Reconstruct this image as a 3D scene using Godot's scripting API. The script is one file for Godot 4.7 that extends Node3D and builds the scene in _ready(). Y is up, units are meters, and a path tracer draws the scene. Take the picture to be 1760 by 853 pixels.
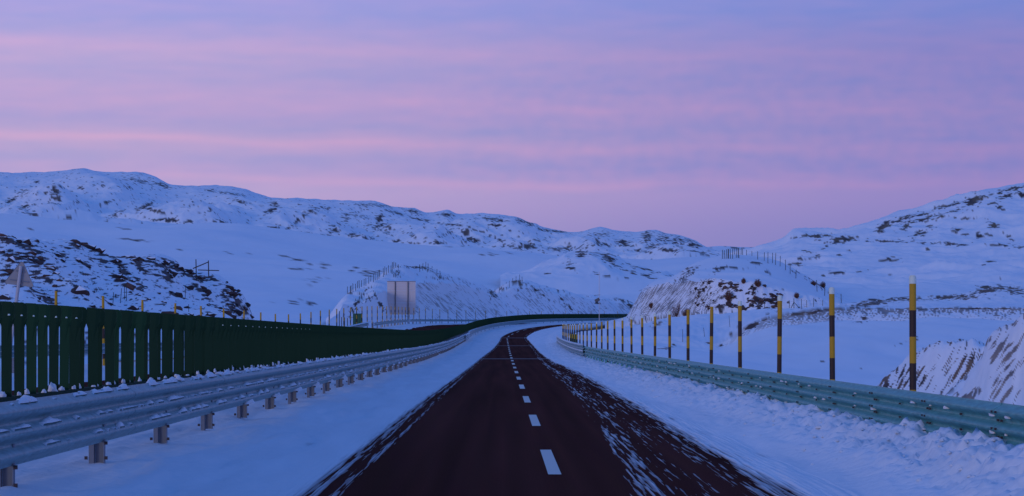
extends Node3D

# Lens: 4200 px focal length on a 1760x853 picture; the eye is 1.55 m above the road, level, with the lens shifted.
const FOC := 4200.0
const CU := 864.0
const CV := 577.0
const EYE := 1.55
const SNOW := Color(0.86, 0.90, 0.94)

var rng := RandomNumberGenerator.new()
var used := {}
var nz_fine := FastNoiseLite.new()     # fbm, frequency 1: coordinates are scaled by the caller
var nz_soft := FastNoiseLite.new()
var nz_ridge := FastNoiseLite.new()
var line_x := PackedFloat32Array()
var line_z := PackedFloat32Array()
var line_a := PackedFloat32Array()
var patches := {}
var M := {}

# ------------------------------------------------------------------ naming
func numbered(called: String) -> String:
	var n: int = used.get(called, 0)
	used[called] = n + 1
	return called if n == 0 else "%s_%03d" % [called, n]

func tag(o: Node, label: String, category: String, group := "", kind := "") -> Node:
	if label: o.set_meta("label", label)
	if category: o.set_meta("category", category)
	if group: o.set_meta("group", group)
	if kind: o.set_meta("kind", kind)
	return o

func thing(called: String, label: String, category: String, at := Vector3.ZERO, group := "") -> Node3D:
	var o := Node3D.new()
	o.name = numbered(called)
	o.position = at
	tag(o, label, category, group)
	add_child(o)
	return o

func put(called: String, mesh: Mesh, mat: Material, parent: Node = null, at := Transform3D()) -> MeshInstance3D:
	var o := MeshInstance3D.new()
	o.mesh = mesh
	o.material_override = mat
	o.transform = at
	if parent == null:
		o.name = numbered(called)
		add_child(o)
	else:
		o.name = called
		var k := 0
		var counts: Dictionary = parent.get_meta("_n", {})
		k = counts.get(called, 0)
		counts[called] = k + 1
		parent.set_meta("_n", counts)
		if k: o.name = "%s_%03d" % [called, k]
		parent.add_child(o, true)
	return o

func struct(called: String, label: String, mesh: Mesh, mat: Material) -> MeshInstance3D:
	var o := put(called, mesh, mat)
	tag(o, label, "", "", "structure")
	return o

# ------------------------------------------------------------------ mesh building
class MB:
	var v := PackedVector3Array()
	var n := PackedVector3Array()
	var c := PackedColorArray()
	var col := Color.WHITE
	func tri(a: Vector3, b: Vector3, d: Vector3) -> void:
		var nn := (d - a).cross(b - a)
		if nn.length_squared() < 1e-16: return
		nn = nn.normalized()
		v.append(a); v.append(b); v.append(d)
		for k in 3:
			n.append(nn); c.append(col)
	func quad(a: Vector3, b: Vector3, d: Vector3, e: Vector3) -> void:
		tri(a, b, d); tri(a, d, e)
	func box(ctr: Vector3, size: Vector3, bas := Basis()) -> void:
		var h := size * 0.5
		var p: Array[Vector3] = []
		for k in 8:
			p.append(ctr + bas * Vector3(h.x if k & 1 else -h.x, h.y if k & 2 else -h.y, h.z if k & 4 else -h.z))
		quad(p[4], p[6], p[7], p[5]); quad(p[1], p[3], p[2], p[0])
		quad(p[5], p[7], p[3], p[1]); quad(p[0], p[2], p[6], p[4])
		quad(p[6], p[2], p[3], p[7]); quad(p[0], p[4], p[5], p[1])
	func tube(a: Vector3, b: Vector3, ra: float, rb: float, sides := 6, cap := true) -> void:
		var d := (b - a).normalized()
		var s := d.cross(Vector3(0.013, 1, 0.021) if absf(d.y) < 0.9 else Vector3(1, 0.01, 0.02)).normalized()
		var t := d.cross(s)
		for k in sides:
			var a0 := TAU * k / sides
			var a1 := TAU * (k + 1) / sides
			var u0 := s * cos(a0) + t * sin(a0)
			var u1 := s * cos(a1) + t * sin(a1)
			var q := [a + u0 * ra, b + u0 * rb, b + u1 * rb, a + u1 * ra, u0, u1]
			for w in [[0, u0], [1, u0], [3, u1], [1, u0], [2, u1], [3, u1]]:
				v.append(q[w[0]]); n.append(w[1]); c.append(col)
			if cap:
				tri(b, b + u1 * rb, b + u0 * rb); tri(a, a + u0 * ra, a + u1 * ra)
	func sheet(rows: Array) -> void:      # rows of PackedVector3Array, smooth normals
		var nr := rows.size()
		var nc: int = rows[0].size()
		var nn: Array = []
		for j in nr:
			var r := PackedVector3Array()
			r.resize(nc)
			for i in nc:
				var du: Vector3 = rows[j][mini(i + 1, nc - 1)] - rows[j][maxi(i - 1, 0)]
				var dv: Vector3 = rows[mini(j + 1, nr - 1)][i] - rows[maxi(j - 1, 0)][i]
				r[i] = du.cross(dv).normalized()
			nn.append(r)
		for j in nr - 1:
			for i in nc - 1:
				for w in [[j, i], [j + 1, i], [j, i + 1], [j, i + 1], [j + 1, i], [j + 1, i + 1]]:
					v.append(rows[w[0]][w[1]]); n.append(nn[w[0]][w[1]]); c.append(col)
	func mesh() -> ArrayMesh:
		var a := []
		a.resize(Mesh.ARRAY_MAX)
		a[Mesh.ARRAY_VERTEX] = v
		a[Mesh.ARRAY_NORMAL] = n
		a[Mesh.ARRAY_COLOR] = c
		var m := ArrayMesh.new()
		m.add_surface_from_arrays(Mesh.PRIMITIVE_TRIANGLES, a)
		return m

func grid_mesh(nu: int, nv: int, p: PackedVector3Array, col: PackedColorArray, nrm := PackedVector3Array()) -> ArrayMesh:
	if nrm.is_empty(): nrm = grid_normals(nu, nv, p)
	var idx := PackedInt32Array()
	idx.resize((nu - 1) * (nv - 1) * 6)
	var k := 0
	for j in nv - 1:
		for i in nu - 1:
			var a := j * nu + i
			idx[k] = a; idx[k + 1] = a + nu; idx[k + 2] = a + 1
			idx[k + 3] = a + 1; idx[k + 4] = a + nu; idx[k + 5] = a + nu + 1
			k += 6
	var arr := []
	arr.resize(Mesh.ARRAY_MAX)
	arr[Mesh.ARRAY_VERTEX] = p
	arr[Mesh.ARRAY_NORMAL] = nrm
	arr[Mesh.ARRAY_COLOR] = col
	arr[Mesh.ARRAY_INDEX] = idx
	var m := ArrayMesh.new()
	m.add_surface_from_arrays(Mesh.PRIMITIVE_TRIANGLES, arr)
	return m

func grid_normals(nu: int, nv: int, p: PackedVector3Array) -> PackedVector3Array:
	var nrm := PackedVector3Array()
	nrm.resize(nu * nv)
	for j in nv:
		var j0 := maxi(j - 1, 0) * nu
		var j1 := mini(j + 1, nv - 1) * nu
		for i in nu:
			var du := p[j * nu + mini(i + 1, nu - 1)] - p[j * nu + maxi(i - 1, 0)]
			var dv := p[j1 + i] - p[j0 + i]
			nrm[j * nu + i] = du.cross(dv).normalized()
	return nrm

# ------------------------------------------------------------------ curves
func curve(c: Array, x: float) -> float:           # monotone cubic through [x, y] points
	var n := c.size()
	if x <= c[0][0]: return c[0][1]
	if x >= c[n - 1][0]: return c[n - 1][1]
	var k := 0
	while x > c[k + 1][0]: k += 1
	var x0: float = c[k][0]
	var x1: float = c[k + 1][0]
	var y0: float = c[k][1]
	var y1: float = c[k + 1][1]
	var d := (y1 - y0) / (x1 - x0)
	var m0 := d
	var m1 := d
	if k > 0:
		var dp: float = (y0 - c[k - 1][1]) / (x0 - c[k - 1][0])
		m0 = 0.0 if dp * d <= 0.0 else 2.0 * dp * d / (dp + d)
	if k < n - 2:
		var dn: float = (c[k + 2][1] - y1) / (c[k + 2][0] - x1)
		m1 = 0.0 if dn * d <= 0.0 else 2.0 * dn * d / (dn + d)
	return hermite(y0, y1, m0 * (x1 - x0), m1 * (x1 - x0), (x - x0) / (x1 - x0))

func hermite(y0: float, y1: float, m0: float, m1: float, t: float) -> float:
	var t2 := t * t
	var t3 := t2 * t
	return y0 * (2 * t3 - 3 * t2 + 1) + m0 * (t3 - 2 * t2 + t) + y1 * (3 * t2 - 2 * t3) + m1 * (t3 - t2)

func at_bearing(u: float, y: float, z: float) -> Vector3:
	return Vector3((u - CU) / FOC * z, EYE + (CV - y) / FOC * z, -z)

# ------------------------------------------------------------------ the road's line
const ROAD_Y := [[-40, 0], [60, -0.03], [123, -0.03], [158, 0.02], [200, 0.16], [250, 0.48], [330, 1.2], [400, 2.7], [450, 3.6], [500, 4.1], [560, 4.6], [650, 5.4], [900, 8.0]]
const OTHER_Y := [[-40, 0.4], [80, 0.45], [140, 0.4], [180, 1.05], [236, 2.0], [333, 3.0], [450, 3.75], [560, 4.7], [650, 5.4], [900, 8.0]]

func make_line() -> void:
	var x := 0.0
	var z := -40.0
	var a := 0.0
	for k in 1001:
		var s := k - 40.0
		line_x.append(x); line_z.append(z); line_a.append(a)
		if s > 325.0: a += 1.0 / 680.0
		x += sin(a)
		z += cos(a)

func on_line(s: float, off: float, y: float) -> Vector3:
	var f := clampf(s + 40.0, 0.0, 999.0)
	var k := int(f)
	f -= k
	var a := lerpf(line_a[k], line_a[k + 1], f)
	return Vector3(lerpf(line_x[k], line_x[k + 1], f) + off * cos(a), y, -lerpf(line_z[k], line_z[k + 1], f) + off * sin(a))

func heading(s: float) -> float:
	return line_a[clampi(int(s + 40.0), 0, 999)]

func road_y(s: float) -> float:
	return curve(ROAD_Y, s)

func other_y(s: float) -> float:
	return curve(OTHER_Y, s)

func road_turn(s: float) -> Basis:
	return Basis(Vector3.UP, -heading(s))

# ------------------------------------------------------------------ terrain patches
# rows: [z (number or [[u, z]...]), height row as [[u, y]...] in the survey's bearing and elevation units, steps to the next row]
func patch(called: String, label: String, u0: float, u1: float, du: float, rows: Array, opt: Dictionary) -> Dictionary:
	var nu := int((u1 - u0) / du) + 1
	var nr := rows.size()
	var zr: Array = []
	var hr: Array = []
	for r in rows:
		var zz := PackedFloat32Array()
		var hh := PackedFloat32Array()
		for i in nu:
			var u := u0 + i * du
			var z: float = curve(r[0], u) if r[0] is Array else float(r[0])
			zz.append(z)
			hh.append(EYE + (CV - curve(r[1], u)) / FOC * z)
		zr.append(zz); hr.append(hh)
	var nv := 1
	for k in nr - 1: nv += int(rows[k][2])
	var p := PackedVector3Array()
	p.resize(nu * nv)
	var has_relief := opt.has("relief")
	var relief: Callable = opt.relief if has_relief else curve
	var j := 0
	for k in nr - 1:
		var steps: int = rows[k][2]
		for q in steps + (1 if k == nr - 2 else 0):
			var t := float(q) / steps
			for i in nu:
				var z := zr[k][i] * pow(zr[k + 1][i] / zr[k][i], t) as float
				var h0: float = hr[k][i]
				var h1: float = hr[k + 1][i]
				var d := h1 - h0
				var m0 := d
				var m1 := d
				if k > 0:
					var dp: float = h0 - hr[k - 1][i]
					m0 = 0.0 if dp * d <= 0 else 2 * dp * d / (dp + d)
				if k < nr - 2:
					var dn: float = hr[k + 2][i] - h1
					m1 = 0.0 if dn * d <= 0 else 2 * dn * d / (dn + d)
				var h := hermite(h0, h1, m0, m1, t)
				var x := (u0 + i * du - CU) / FOC * z
				if has_relief: h += relief.call(x, z, k + t)
				p[j * nu + i] = Vector3(x, h, -z)
			j += 1
	var dens := PackedFloat32Array()
	dens.resize(nu * nv)
	for b in opt.get("rocks", []):
		var ca := cos(deg_to_rad(b[4]))
		var sa := sin(deg_to_rad(b[4]))
		var reach := 1.7 * maxf(b[2], b[3])
		for i in range(maxi(0, int((b[0] - reach - u0) / du)), mini(nu, int((b[0] + reach - u0) / du) + 1)):
			var eu: float = u0 + i * du - b[0]
			for jj in nv:
				var w := p[jj * nu + i]
				var ey: float = CV - FOC * (w.y - EYE) / -w.z - b[1]
				if absf(ey) > reach: continue
				var q := (eu * ca + ey * sa) / b[2] as float
				var r := (-eu * sa + ey * ca) / b[3] as float
				var g: float = b[5] * exp(-(q * q + r * r) * 0.9)
				if g > dens[jj * nu + i]: dens[jj * nu + i] = g
	var nrm := grid_normals(nu, nv, p)
	var col := PackedColorArray()
	col.resize(nu * nv)
	var sc: float = 1.0 / opt.get("scale", 3.0)
	var sy: float = opt.get("flat", 1.2) * sc
	var zk: float = opt.get("deep", 0.7)
	var has_extra := opt.has("extra")
	var extra: Callable = opt.extra if has_extra else curve
	var base: float = opt.get("base", 0.0)
	var rock_a: Color = opt.get("rock_a", Color(0.055, 0.04, 0.042))
	var rock_b: Color = opt.get("rock_b", Color(0.15, 0.105, 0.075))
	var keep := PackedFloat32Array()
	keep.resize(nu * nv)
	for k in nu * nv:
		var w := p[k]
		var d := dens[k] + base
		var amount := 0.0
		if d > 0.02:
			var q := nz_fine.get_noise_3d(w.x * sc, w.y * sy, w.z * sc * zk) * 0.95 + 0.5
			amount = smoothstep(-0.09, 0.09, d * 0.95 - q)
		if has_extra:
			amount = maxf(amount, extra.call(w, nrm[k], amount))
		keep[k] = maxf(amount, d)
		var tone := nz_soft.get_noise_3d(w.x * sc * 0.7, w.y * sc * 0.7, w.z * sc * 0.2)
		var rc := rock_a.lerp(rock_b, clampf(0.45 + tone * 1.3, 0, 1))
		var sn := SNOW * (1.0 + 0.03 * tone)
		col[k] = sn.lerp(rc, amount)
	struct(called, label, grid_mesh(nu, nv, p, col, nrm), M.snow_rock)
	var out := {"p": p, "nu": nu, "nv": nv, "u0": u0, "du": du, "dens": keep, "node": get_child(get_child_count() - 1)}
	patches[called] = out
	return out

func on_patch(called: String, u: float, y: float) -> Vector3:      # the first point of that hill on the given bearing that rises to y
	var d: Dictionary = patches[called]
	var i := clampi(int(round((u - d.u0) / d.du)), 0, d.nu - 1)
	var p: PackedVector3Array = d.p
	var best := p[i]
	var err := 1e9
	for j in d.nv:
		var w := p[j * d.nu + i]
		var e := absf(CV - FOC * (w.y - EYE) / -w.z - y)
		if e < err - 0.25:
			err = e
			best = w
	return best

# ------------------------------------------------------------------ materials
func mat(c: Color, rough := 0.8, metal := 0.0, vc := false) -> StandardMaterial3D:
	var m := StandardMaterial3D.new()
	m.albedo_color = c.linear_to_srgb()
	m.roughness = rough
	m.metallic = metal
	m.vertex_color_use_as_albedo = vc
	return m

func noise_tex(freq: float, size: int, a: Color, b: Color, as_normal := false, strength := 4.0) -> NoiseTexture2D:
	var n := FastNoiseLite.new()
	n.noise_type = FastNoiseLite.TYPE_SIMPLEX_SMOOTH
	n.fractal_octaves = 5
	n.frequency = freq
	n.seed = 11
	var t := NoiseTexture2D.new()
	t.width = size
	t.height = size
	t.seamless = true
	t.noise = n
	if as_normal:
		t.as_normal_map = true
		t.bump_strength = strength
	else:
		var g := Gradient.new()
		g.set_color(0, a)
		g.set_color(1, b)
		t.color_ramp = g
	return t

func make_materials() -> void:
	M.snow_rock = mat(Color.WHITE, 0.92, 0, true)
	M.snow = mat(SNOW * 0.86, 0.9)
	var ns := mat(Color.WHITE, 0.9, 0, true)
	ns.normal_enabled = true
	ns.normal_texture = noise_tex(0.02, 512, Color.BLACK, Color.WHITE, true, 5.0)
	ns.normal_scale = 0.5
	ns.uv1_triplanar = true
	ns.uv1_world_triplanar = true
	ns.uv1_scale = Vector3(0.35, 0.35, 0.35)
	M.near_snow = ns
	var asphalt := mat(Color.WHITE, 0.93, 0, true)
	asphalt.albedo_texture = noise_tex(0.09, 512, Color(0.62, 0.62, 0.62), Color(1, 1, 1))
	asphalt.uv1_triplanar = true
	asphalt.uv1_world_triplanar = true
	asphalt.uv1_scale = Vector3(0.8, 0.8, 0.8)
	asphalt.metallic_specular = 0.06
	M.asphalt = asphalt
	M.paint = mat(Color(0.66, 0.62, 0.54), 0.65)
	M.joint = mat(Color(0.17, 0.12, 0.12), 0.8)
	M.teal = mat(Color(0.13, 0.46, 0.44), 0.5)
	M.teal.albedo_texture = noise_tex(0.03, 512, Color(0.68, 0.72, 0.72), Color(1, 1, 1))
	M.teal.uv1_triplanar = true
	M.teal.uv1_world_triplanar = true
	M.teal.uv1_scale = Vector3(0.9, 1.2, 0.22)
	M.frosted = mat(Color(0.23, 0.43, 0.47), 0.45)
	M.frosted.albedo_texture = noise_tex(0.02, 512, Color(0.70, 0.72, 0.72), Color(1, 1, 1))
	M.frosted.uv1_triplanar = true
	M.frosted.uv1_world_triplanar = true
	M.frosted.uv1_scale = Vector3(0.6, 2.2, 0.45)
	M.galv = mat(Color(0.17, 0.205, 0.26), 0.7)
	M.bolt = mat(Color(0.05, 0.035, 0.04), 0.7)
	M.green = mat(Color(0.010, 0.040, 0.022), 0.72)
	M.green.metallic_specular = 0.25
	M.green_light = mat(Color(0.013, 0.056, 0.028), 0.7)
	M.green_light.metallic_specular = 0.25
	M.green_box = mat(Color(0.03, 0.13, 0.07), 0.6)
	M.yellow = mat(Color(0.52, 0.30, 0.012), 0.65)
	M.black = mat(Color(0.035, 0.018, 0.014), 0.6)
	M.cap = mat(Color(0.72, 0.86, 0.76), 0.5)
	M.sign = mat(Color(0.66, 0.63, 0.62), 0.6)
	M.sign_dark = mat(Color(0.12, 0.11, 0.11), 0.7)
	M.sign_back = mat(Color(0.30, 0.31, 0.33), 0.7)
	M.stake = mat(Color(0.05, 0.06, 0.05), 0.8)
	M.wood = mat(Color(0.06, 0.045, 0.04), 0.85)
	M.twig = mat(Color(0.17, 0.075, 0.05), 0.9)
	M.rock = mat(Color.WHITE, 0.95, 0, true)

# ------------------------------------------------------------------ sky
func table(t: Array, y: float) -> Vector3:
	if y >= t[0][0]: return t[0][1]
	for k in t.size() - 1:
		if y >= t[k + 1][0]:
			var f: float = (t[k][0] - y) / (t[k][0] - t[k + 1][0])
			f = f * f * (3 - 2 * f) * 0.5 + f * 0.5
			return (t[k][1] as Vector3).lerp(t[k + 1][1], f)
	return t[-1][1]

const SKY_LEFT := [[560, Vector3(150, 138, 196)], [420, Vector3(164, 151, 203)], [335, Vector3(184, 166, 210)], [295, Vector3(176, 161, 210)], [240, Vector3(182, 164, 209)], [200, Vector3(176, 161, 211)], [100, Vector3(179, 166, 215)], [0, Vector3(164, 162, 224)], [-320, Vector3(124, 142, 213)]]
const SKY_RIGHT := [[560, Vector3(126, 122, 190)], [420, Vector3(122, 125, 193)], [320, Vector3(142, 132, 196)], [200, Vector3(136, 132, 196)], [100, Vector3(131, 130, 197)], [0, Vector3(120, 135, 208)], [-320, Vector3(108, 132, 208)]]
# elevation in degrees above the part that the tables cover
const SKY_HIGH := [[12.0, Vector3(116, 138, 212)], [25.0, Vector3(90, 127, 209)], [45.0, Vector3(63, 113, 199)], [90.0, Vector3(52, 103, 192)]]
# pink and blue cirrus bands: height at the three bearings, half width, strength at the three bearings
const BANDS := [[80, 92, 102, 13, 0.75, 0.5, 0.15], [42, 20, 30, 16, -0.35, -0.3, -0.3], [165, 186, 196, 17, 0.35, 0.65, 0.3], [128, 140, 150, 10, -0.3, -0.25, -0.1],
	[208, 228, 236, 11, -0.4, -0.45, -0.25], [236, 253, 264, 7, 1.0, 0.65, 0.25], [268, 284, 292, 12, -0.45, -0.45, -0.3], [302, 315, 326, 6, 0.5, 0.75, 0.3]]

func make_sky() -> PanoramaSkyMaterial:
	var w := 4096
	var h := 2048
	var data := PackedByteArray()
	data.resize(w * h * 3)
	var tl: Array[float] = []
	var glow: Array[float] = []
	var uu: Array[float] = []
	for i in w:
		var a := wrapf((i + 0.5) / w * 360.0, -180.0, 180.0)
		var t := 0.5 + 0.5 * sin(deg_to_rad(clampf(a * 6.0, -90, 90)))
		t = lerpf(t, 0.5, smoothstep(60, 170, absf(a)))
		tl.append(pow(t, 1.35))
		glow.append(smoothstep(70, 180, absf(a)))
		uu.append(CU + FOC * deg_to_rad(a))
	for j in h:
		var el := 90.0 - (j + 0.5) / h * 180.0
		var y := CV - FOC * tan(deg_to_rad(clampf(el, -60, 60)))
		var high := Vector3.ZERO
		for k in 3:
			if el >= SKY_HIGH[k][0]:
				var f: float = (el - SKY_HIGH[k][0]) / (SKY_HIGH[k + 1][0] - SKY_HIGH[k][0])
				high = (SKY_HIGH[k][1] as Vector3).lerp(SKY_HIGH[k + 1][1], f)
		if el < 12.0: high = SKY_HIGH[0][1]
		if el < -1.0 or el > 40.0:
			var r := high if el > 0 else Vector3(120, 120, 185)
			var row := PackedByteArray([int(r.x), int(r.y), int(r.z)])
			for i in w:
				var o := (j * w + i) * 3
				data[o] = row[0]; data[o + 1] = row[1]; data[o + 2] = row[2]
			continue
		var cl := table(SKY_LEFT, y)
		var cr := table(SKY_RIGHT, y)
		var up := smoothstep(9.0, 16.0, el)
		var bandfade := 1.0 - smoothstep(9.0, 20.0, el)
		var g := exp(-pow(el / 11.0, 2.0))
		for i in w:
			var c := cl.lerp(cr, tl[i]).lerp(high, up)
			var u := uu[i]
			var pk := 0.0
			if bandfade > 0.01:
				var wob := nz_soft.get_noise_2d(u * 0.0022, y * 0.006) * 9.0
				var um := clampf(u / 880.0, -0.6, 2.6)
				for b in BANDS:
					var yb: float = b[0] + (b[1] - b[0]) * um if um < 1.0 else b[1] + (b[2] - b[1]) * (um - 1.0)
					var q: float = (y + wob - yb) / b[3]
					if absf(q) < 2.6:
						pk += (b[4] + (b[5] - b[4]) * um if um < 1.0 else b[5] + (b[6] - b[5]) * (um - 1.0)) * exp(-q * q) as float
				pk += (nz_fine.get_noise_2d(u * 0.0034 + y * 0.002, y * 0.045) * 0.40 + nz_fine.get_noise_2d(u * 0.0075 + y * 0.004, y * 0.12 + 70.0) * 0.42) * smoothstep(360, 300, y)
				pk += nz_fine.get_noise_2d(u * 0.026 + 40.0, y * 0.035) * 0.45 * smoothstep(60, 160, y) * smoothstep(340, 290, y) * smoothstep(500, 1000, u)
				pk = (pk + 0.25) * bandfade
			c += Vector3(19, 4, -1) * pk
			c = c.lerp(Vector3(232, 188, 196), glow[i] * g * 0.85)
			var o := (j * w + i) * 3
			data[o] = clampi(int(c.x + 0.5), 0, 255)
			data[o + 1] = clampi(int(c.y + 0.5), 0, 255)
			data[o + 2] = clampi(int(c.z + 0.5), 0, 255)
	var s := PanoramaSkyMaterial.new()
	s.panorama = ImageTexture.create_from_image(Image.create_from_data(w, h, false, Image.FORMAT_RGB8, data))
	return s

# ------------------------------------------------------------------ main
func _ready() -> void:
	rng.seed = 7
	nz_fine.noise_type = FastNoiseLite.TYPE_SIMPLEX_SMOOTH
	nz_fine.fractal_octaves = 3
	nz_fine.frequency = 1.0
	nz_fine.seed = 3
	nz_soft.noise_type = FastNoiseLite.TYPE_SIMPLEX_SMOOTH
	nz_soft.fractal_octaves = 2
	nz_soft.frequency = 1.0
	nz_soft.seed = 5
	nz_ridge.noise_type = FastNoiseLite.TYPE_SIMPLEX_SMOOTH
	nz_ridge.fractal_type = FastNoiseLite.FRACTAL_RIDGED
	nz_ridge.fractal_octaves = 4
	nz_ridge.frequency = 1.0
	nz_ridge.seed = 9

	var cam := Camera3D.new()
	cam.name = "camera"
	cam.projection = Camera3D.PROJECTION_FRUSTUM
	cam.near = 0.5
	cam.far = 12000.0
	cam.size = 853.0 / FOC * cam.near
	cam.frustum_offset = Vector2((880.0 - CU) / FOC, (CV - 426.5) / FOC) * cam.near
	cam.position = Vector3(0, EYE, 0)
	add_child(cam)
	var we := WorldEnvironment.new()
	we.name = "world"
	var env := Environment.new()
	env.background_mode = Environment.BG_SKY
	env.sky = Sky.new()
	env.sky.sky_material = make_sky()
	env.background_energy_multiplier = 1.0
	env.tonemap_mode = Environment.TONE_MAPPER_LINEAR
	env.tonemap_exposure = 1.0
	env.sdfgi_enabled = true
	env.ssao_enabled = true
	env.ssil_enabled = true
	we.environment = env
	add_child(we)
	var sun := DirectionalLight3D.new()       # the last of the afterglow behind the camera
	sun.name = "twilight"
	sun.light_energy = 0.15
	sun.light_color = Color(1.0, 0.92, 0.9)
	sun.light_angular_distance = 16.0
	sun.shadow_enabled = true
	sun.rotation_degrees = Vector3(-12, -38, 0)
	add_child(sun)

	make_materials()
	make_line()
	make_terrain()
	make_roads()
	make_hill_rocks()
	make_left_side()
	make_right_side()
	make_far_things()
	make_plants()
	clean(self)

func clean(n: Node) -> void:
	if n.has_meta("_n"): n.remove_meta("_n")
	for c in n.get_children(): clean(c)

# ------------------------------------------------------------------ terrain
const FAR_SKYLINE := [[-300, 330], [-150, 318], [-60, 300], [0, 301], [30, 304], [90, 303], [140, 297], [165, 300], [190, 302], [230, 302], [262, 308], [297, 323], [370, 325], [420, 331], [450, 342], [470, 346], [530, 347], [640, 350], [680, 360], [710, 362], [735, 371], [755, 369], [768, 366], [788, 373], [830, 370], [880, 373], [920, 388], [945, 394], [980, 400], [1010, 397], [1032, 392], [1065, 400], [1090, 402], [1118, 399], [1150, 404], [1190, 411], [1215, 424], [1240, 432], [1300, 445], [1500, 450]]
const FAR_FOOT := [[-300, 372], [0, 376], [150, 386], [300, 390], [400, 392], [450, 398], [560, 411], [640, 421], [720, 426], [800, 427], [860, 432], [950, 442], [1000, 450], [1100, 452], [1180, 446], [1240, 452], [1300, 458], [1500, 460]]

func shifted(c: Array, d: float, s := 1.0) -> Array:
	var r := []
	for q in c: r.append([q[0], q[1] * s + d])
	return r

func mixed(a: Array, b: Array, f: float) -> Array:
	var r := []
	for q in a: r.append([q[0], lerpf(q[1], curve(b, q[0]), f)])
	return r

func streaks(w: Vector3, lean: float, wid: float, length: float) -> float:   # streaks that run down a slope and lean to one side
	var a := w.x - lean * w.y
	var b := w.y + lean * w.x
	return nz_fine.get_noise_3d(a / wid, b / length, w.z * 0.02)

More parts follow.
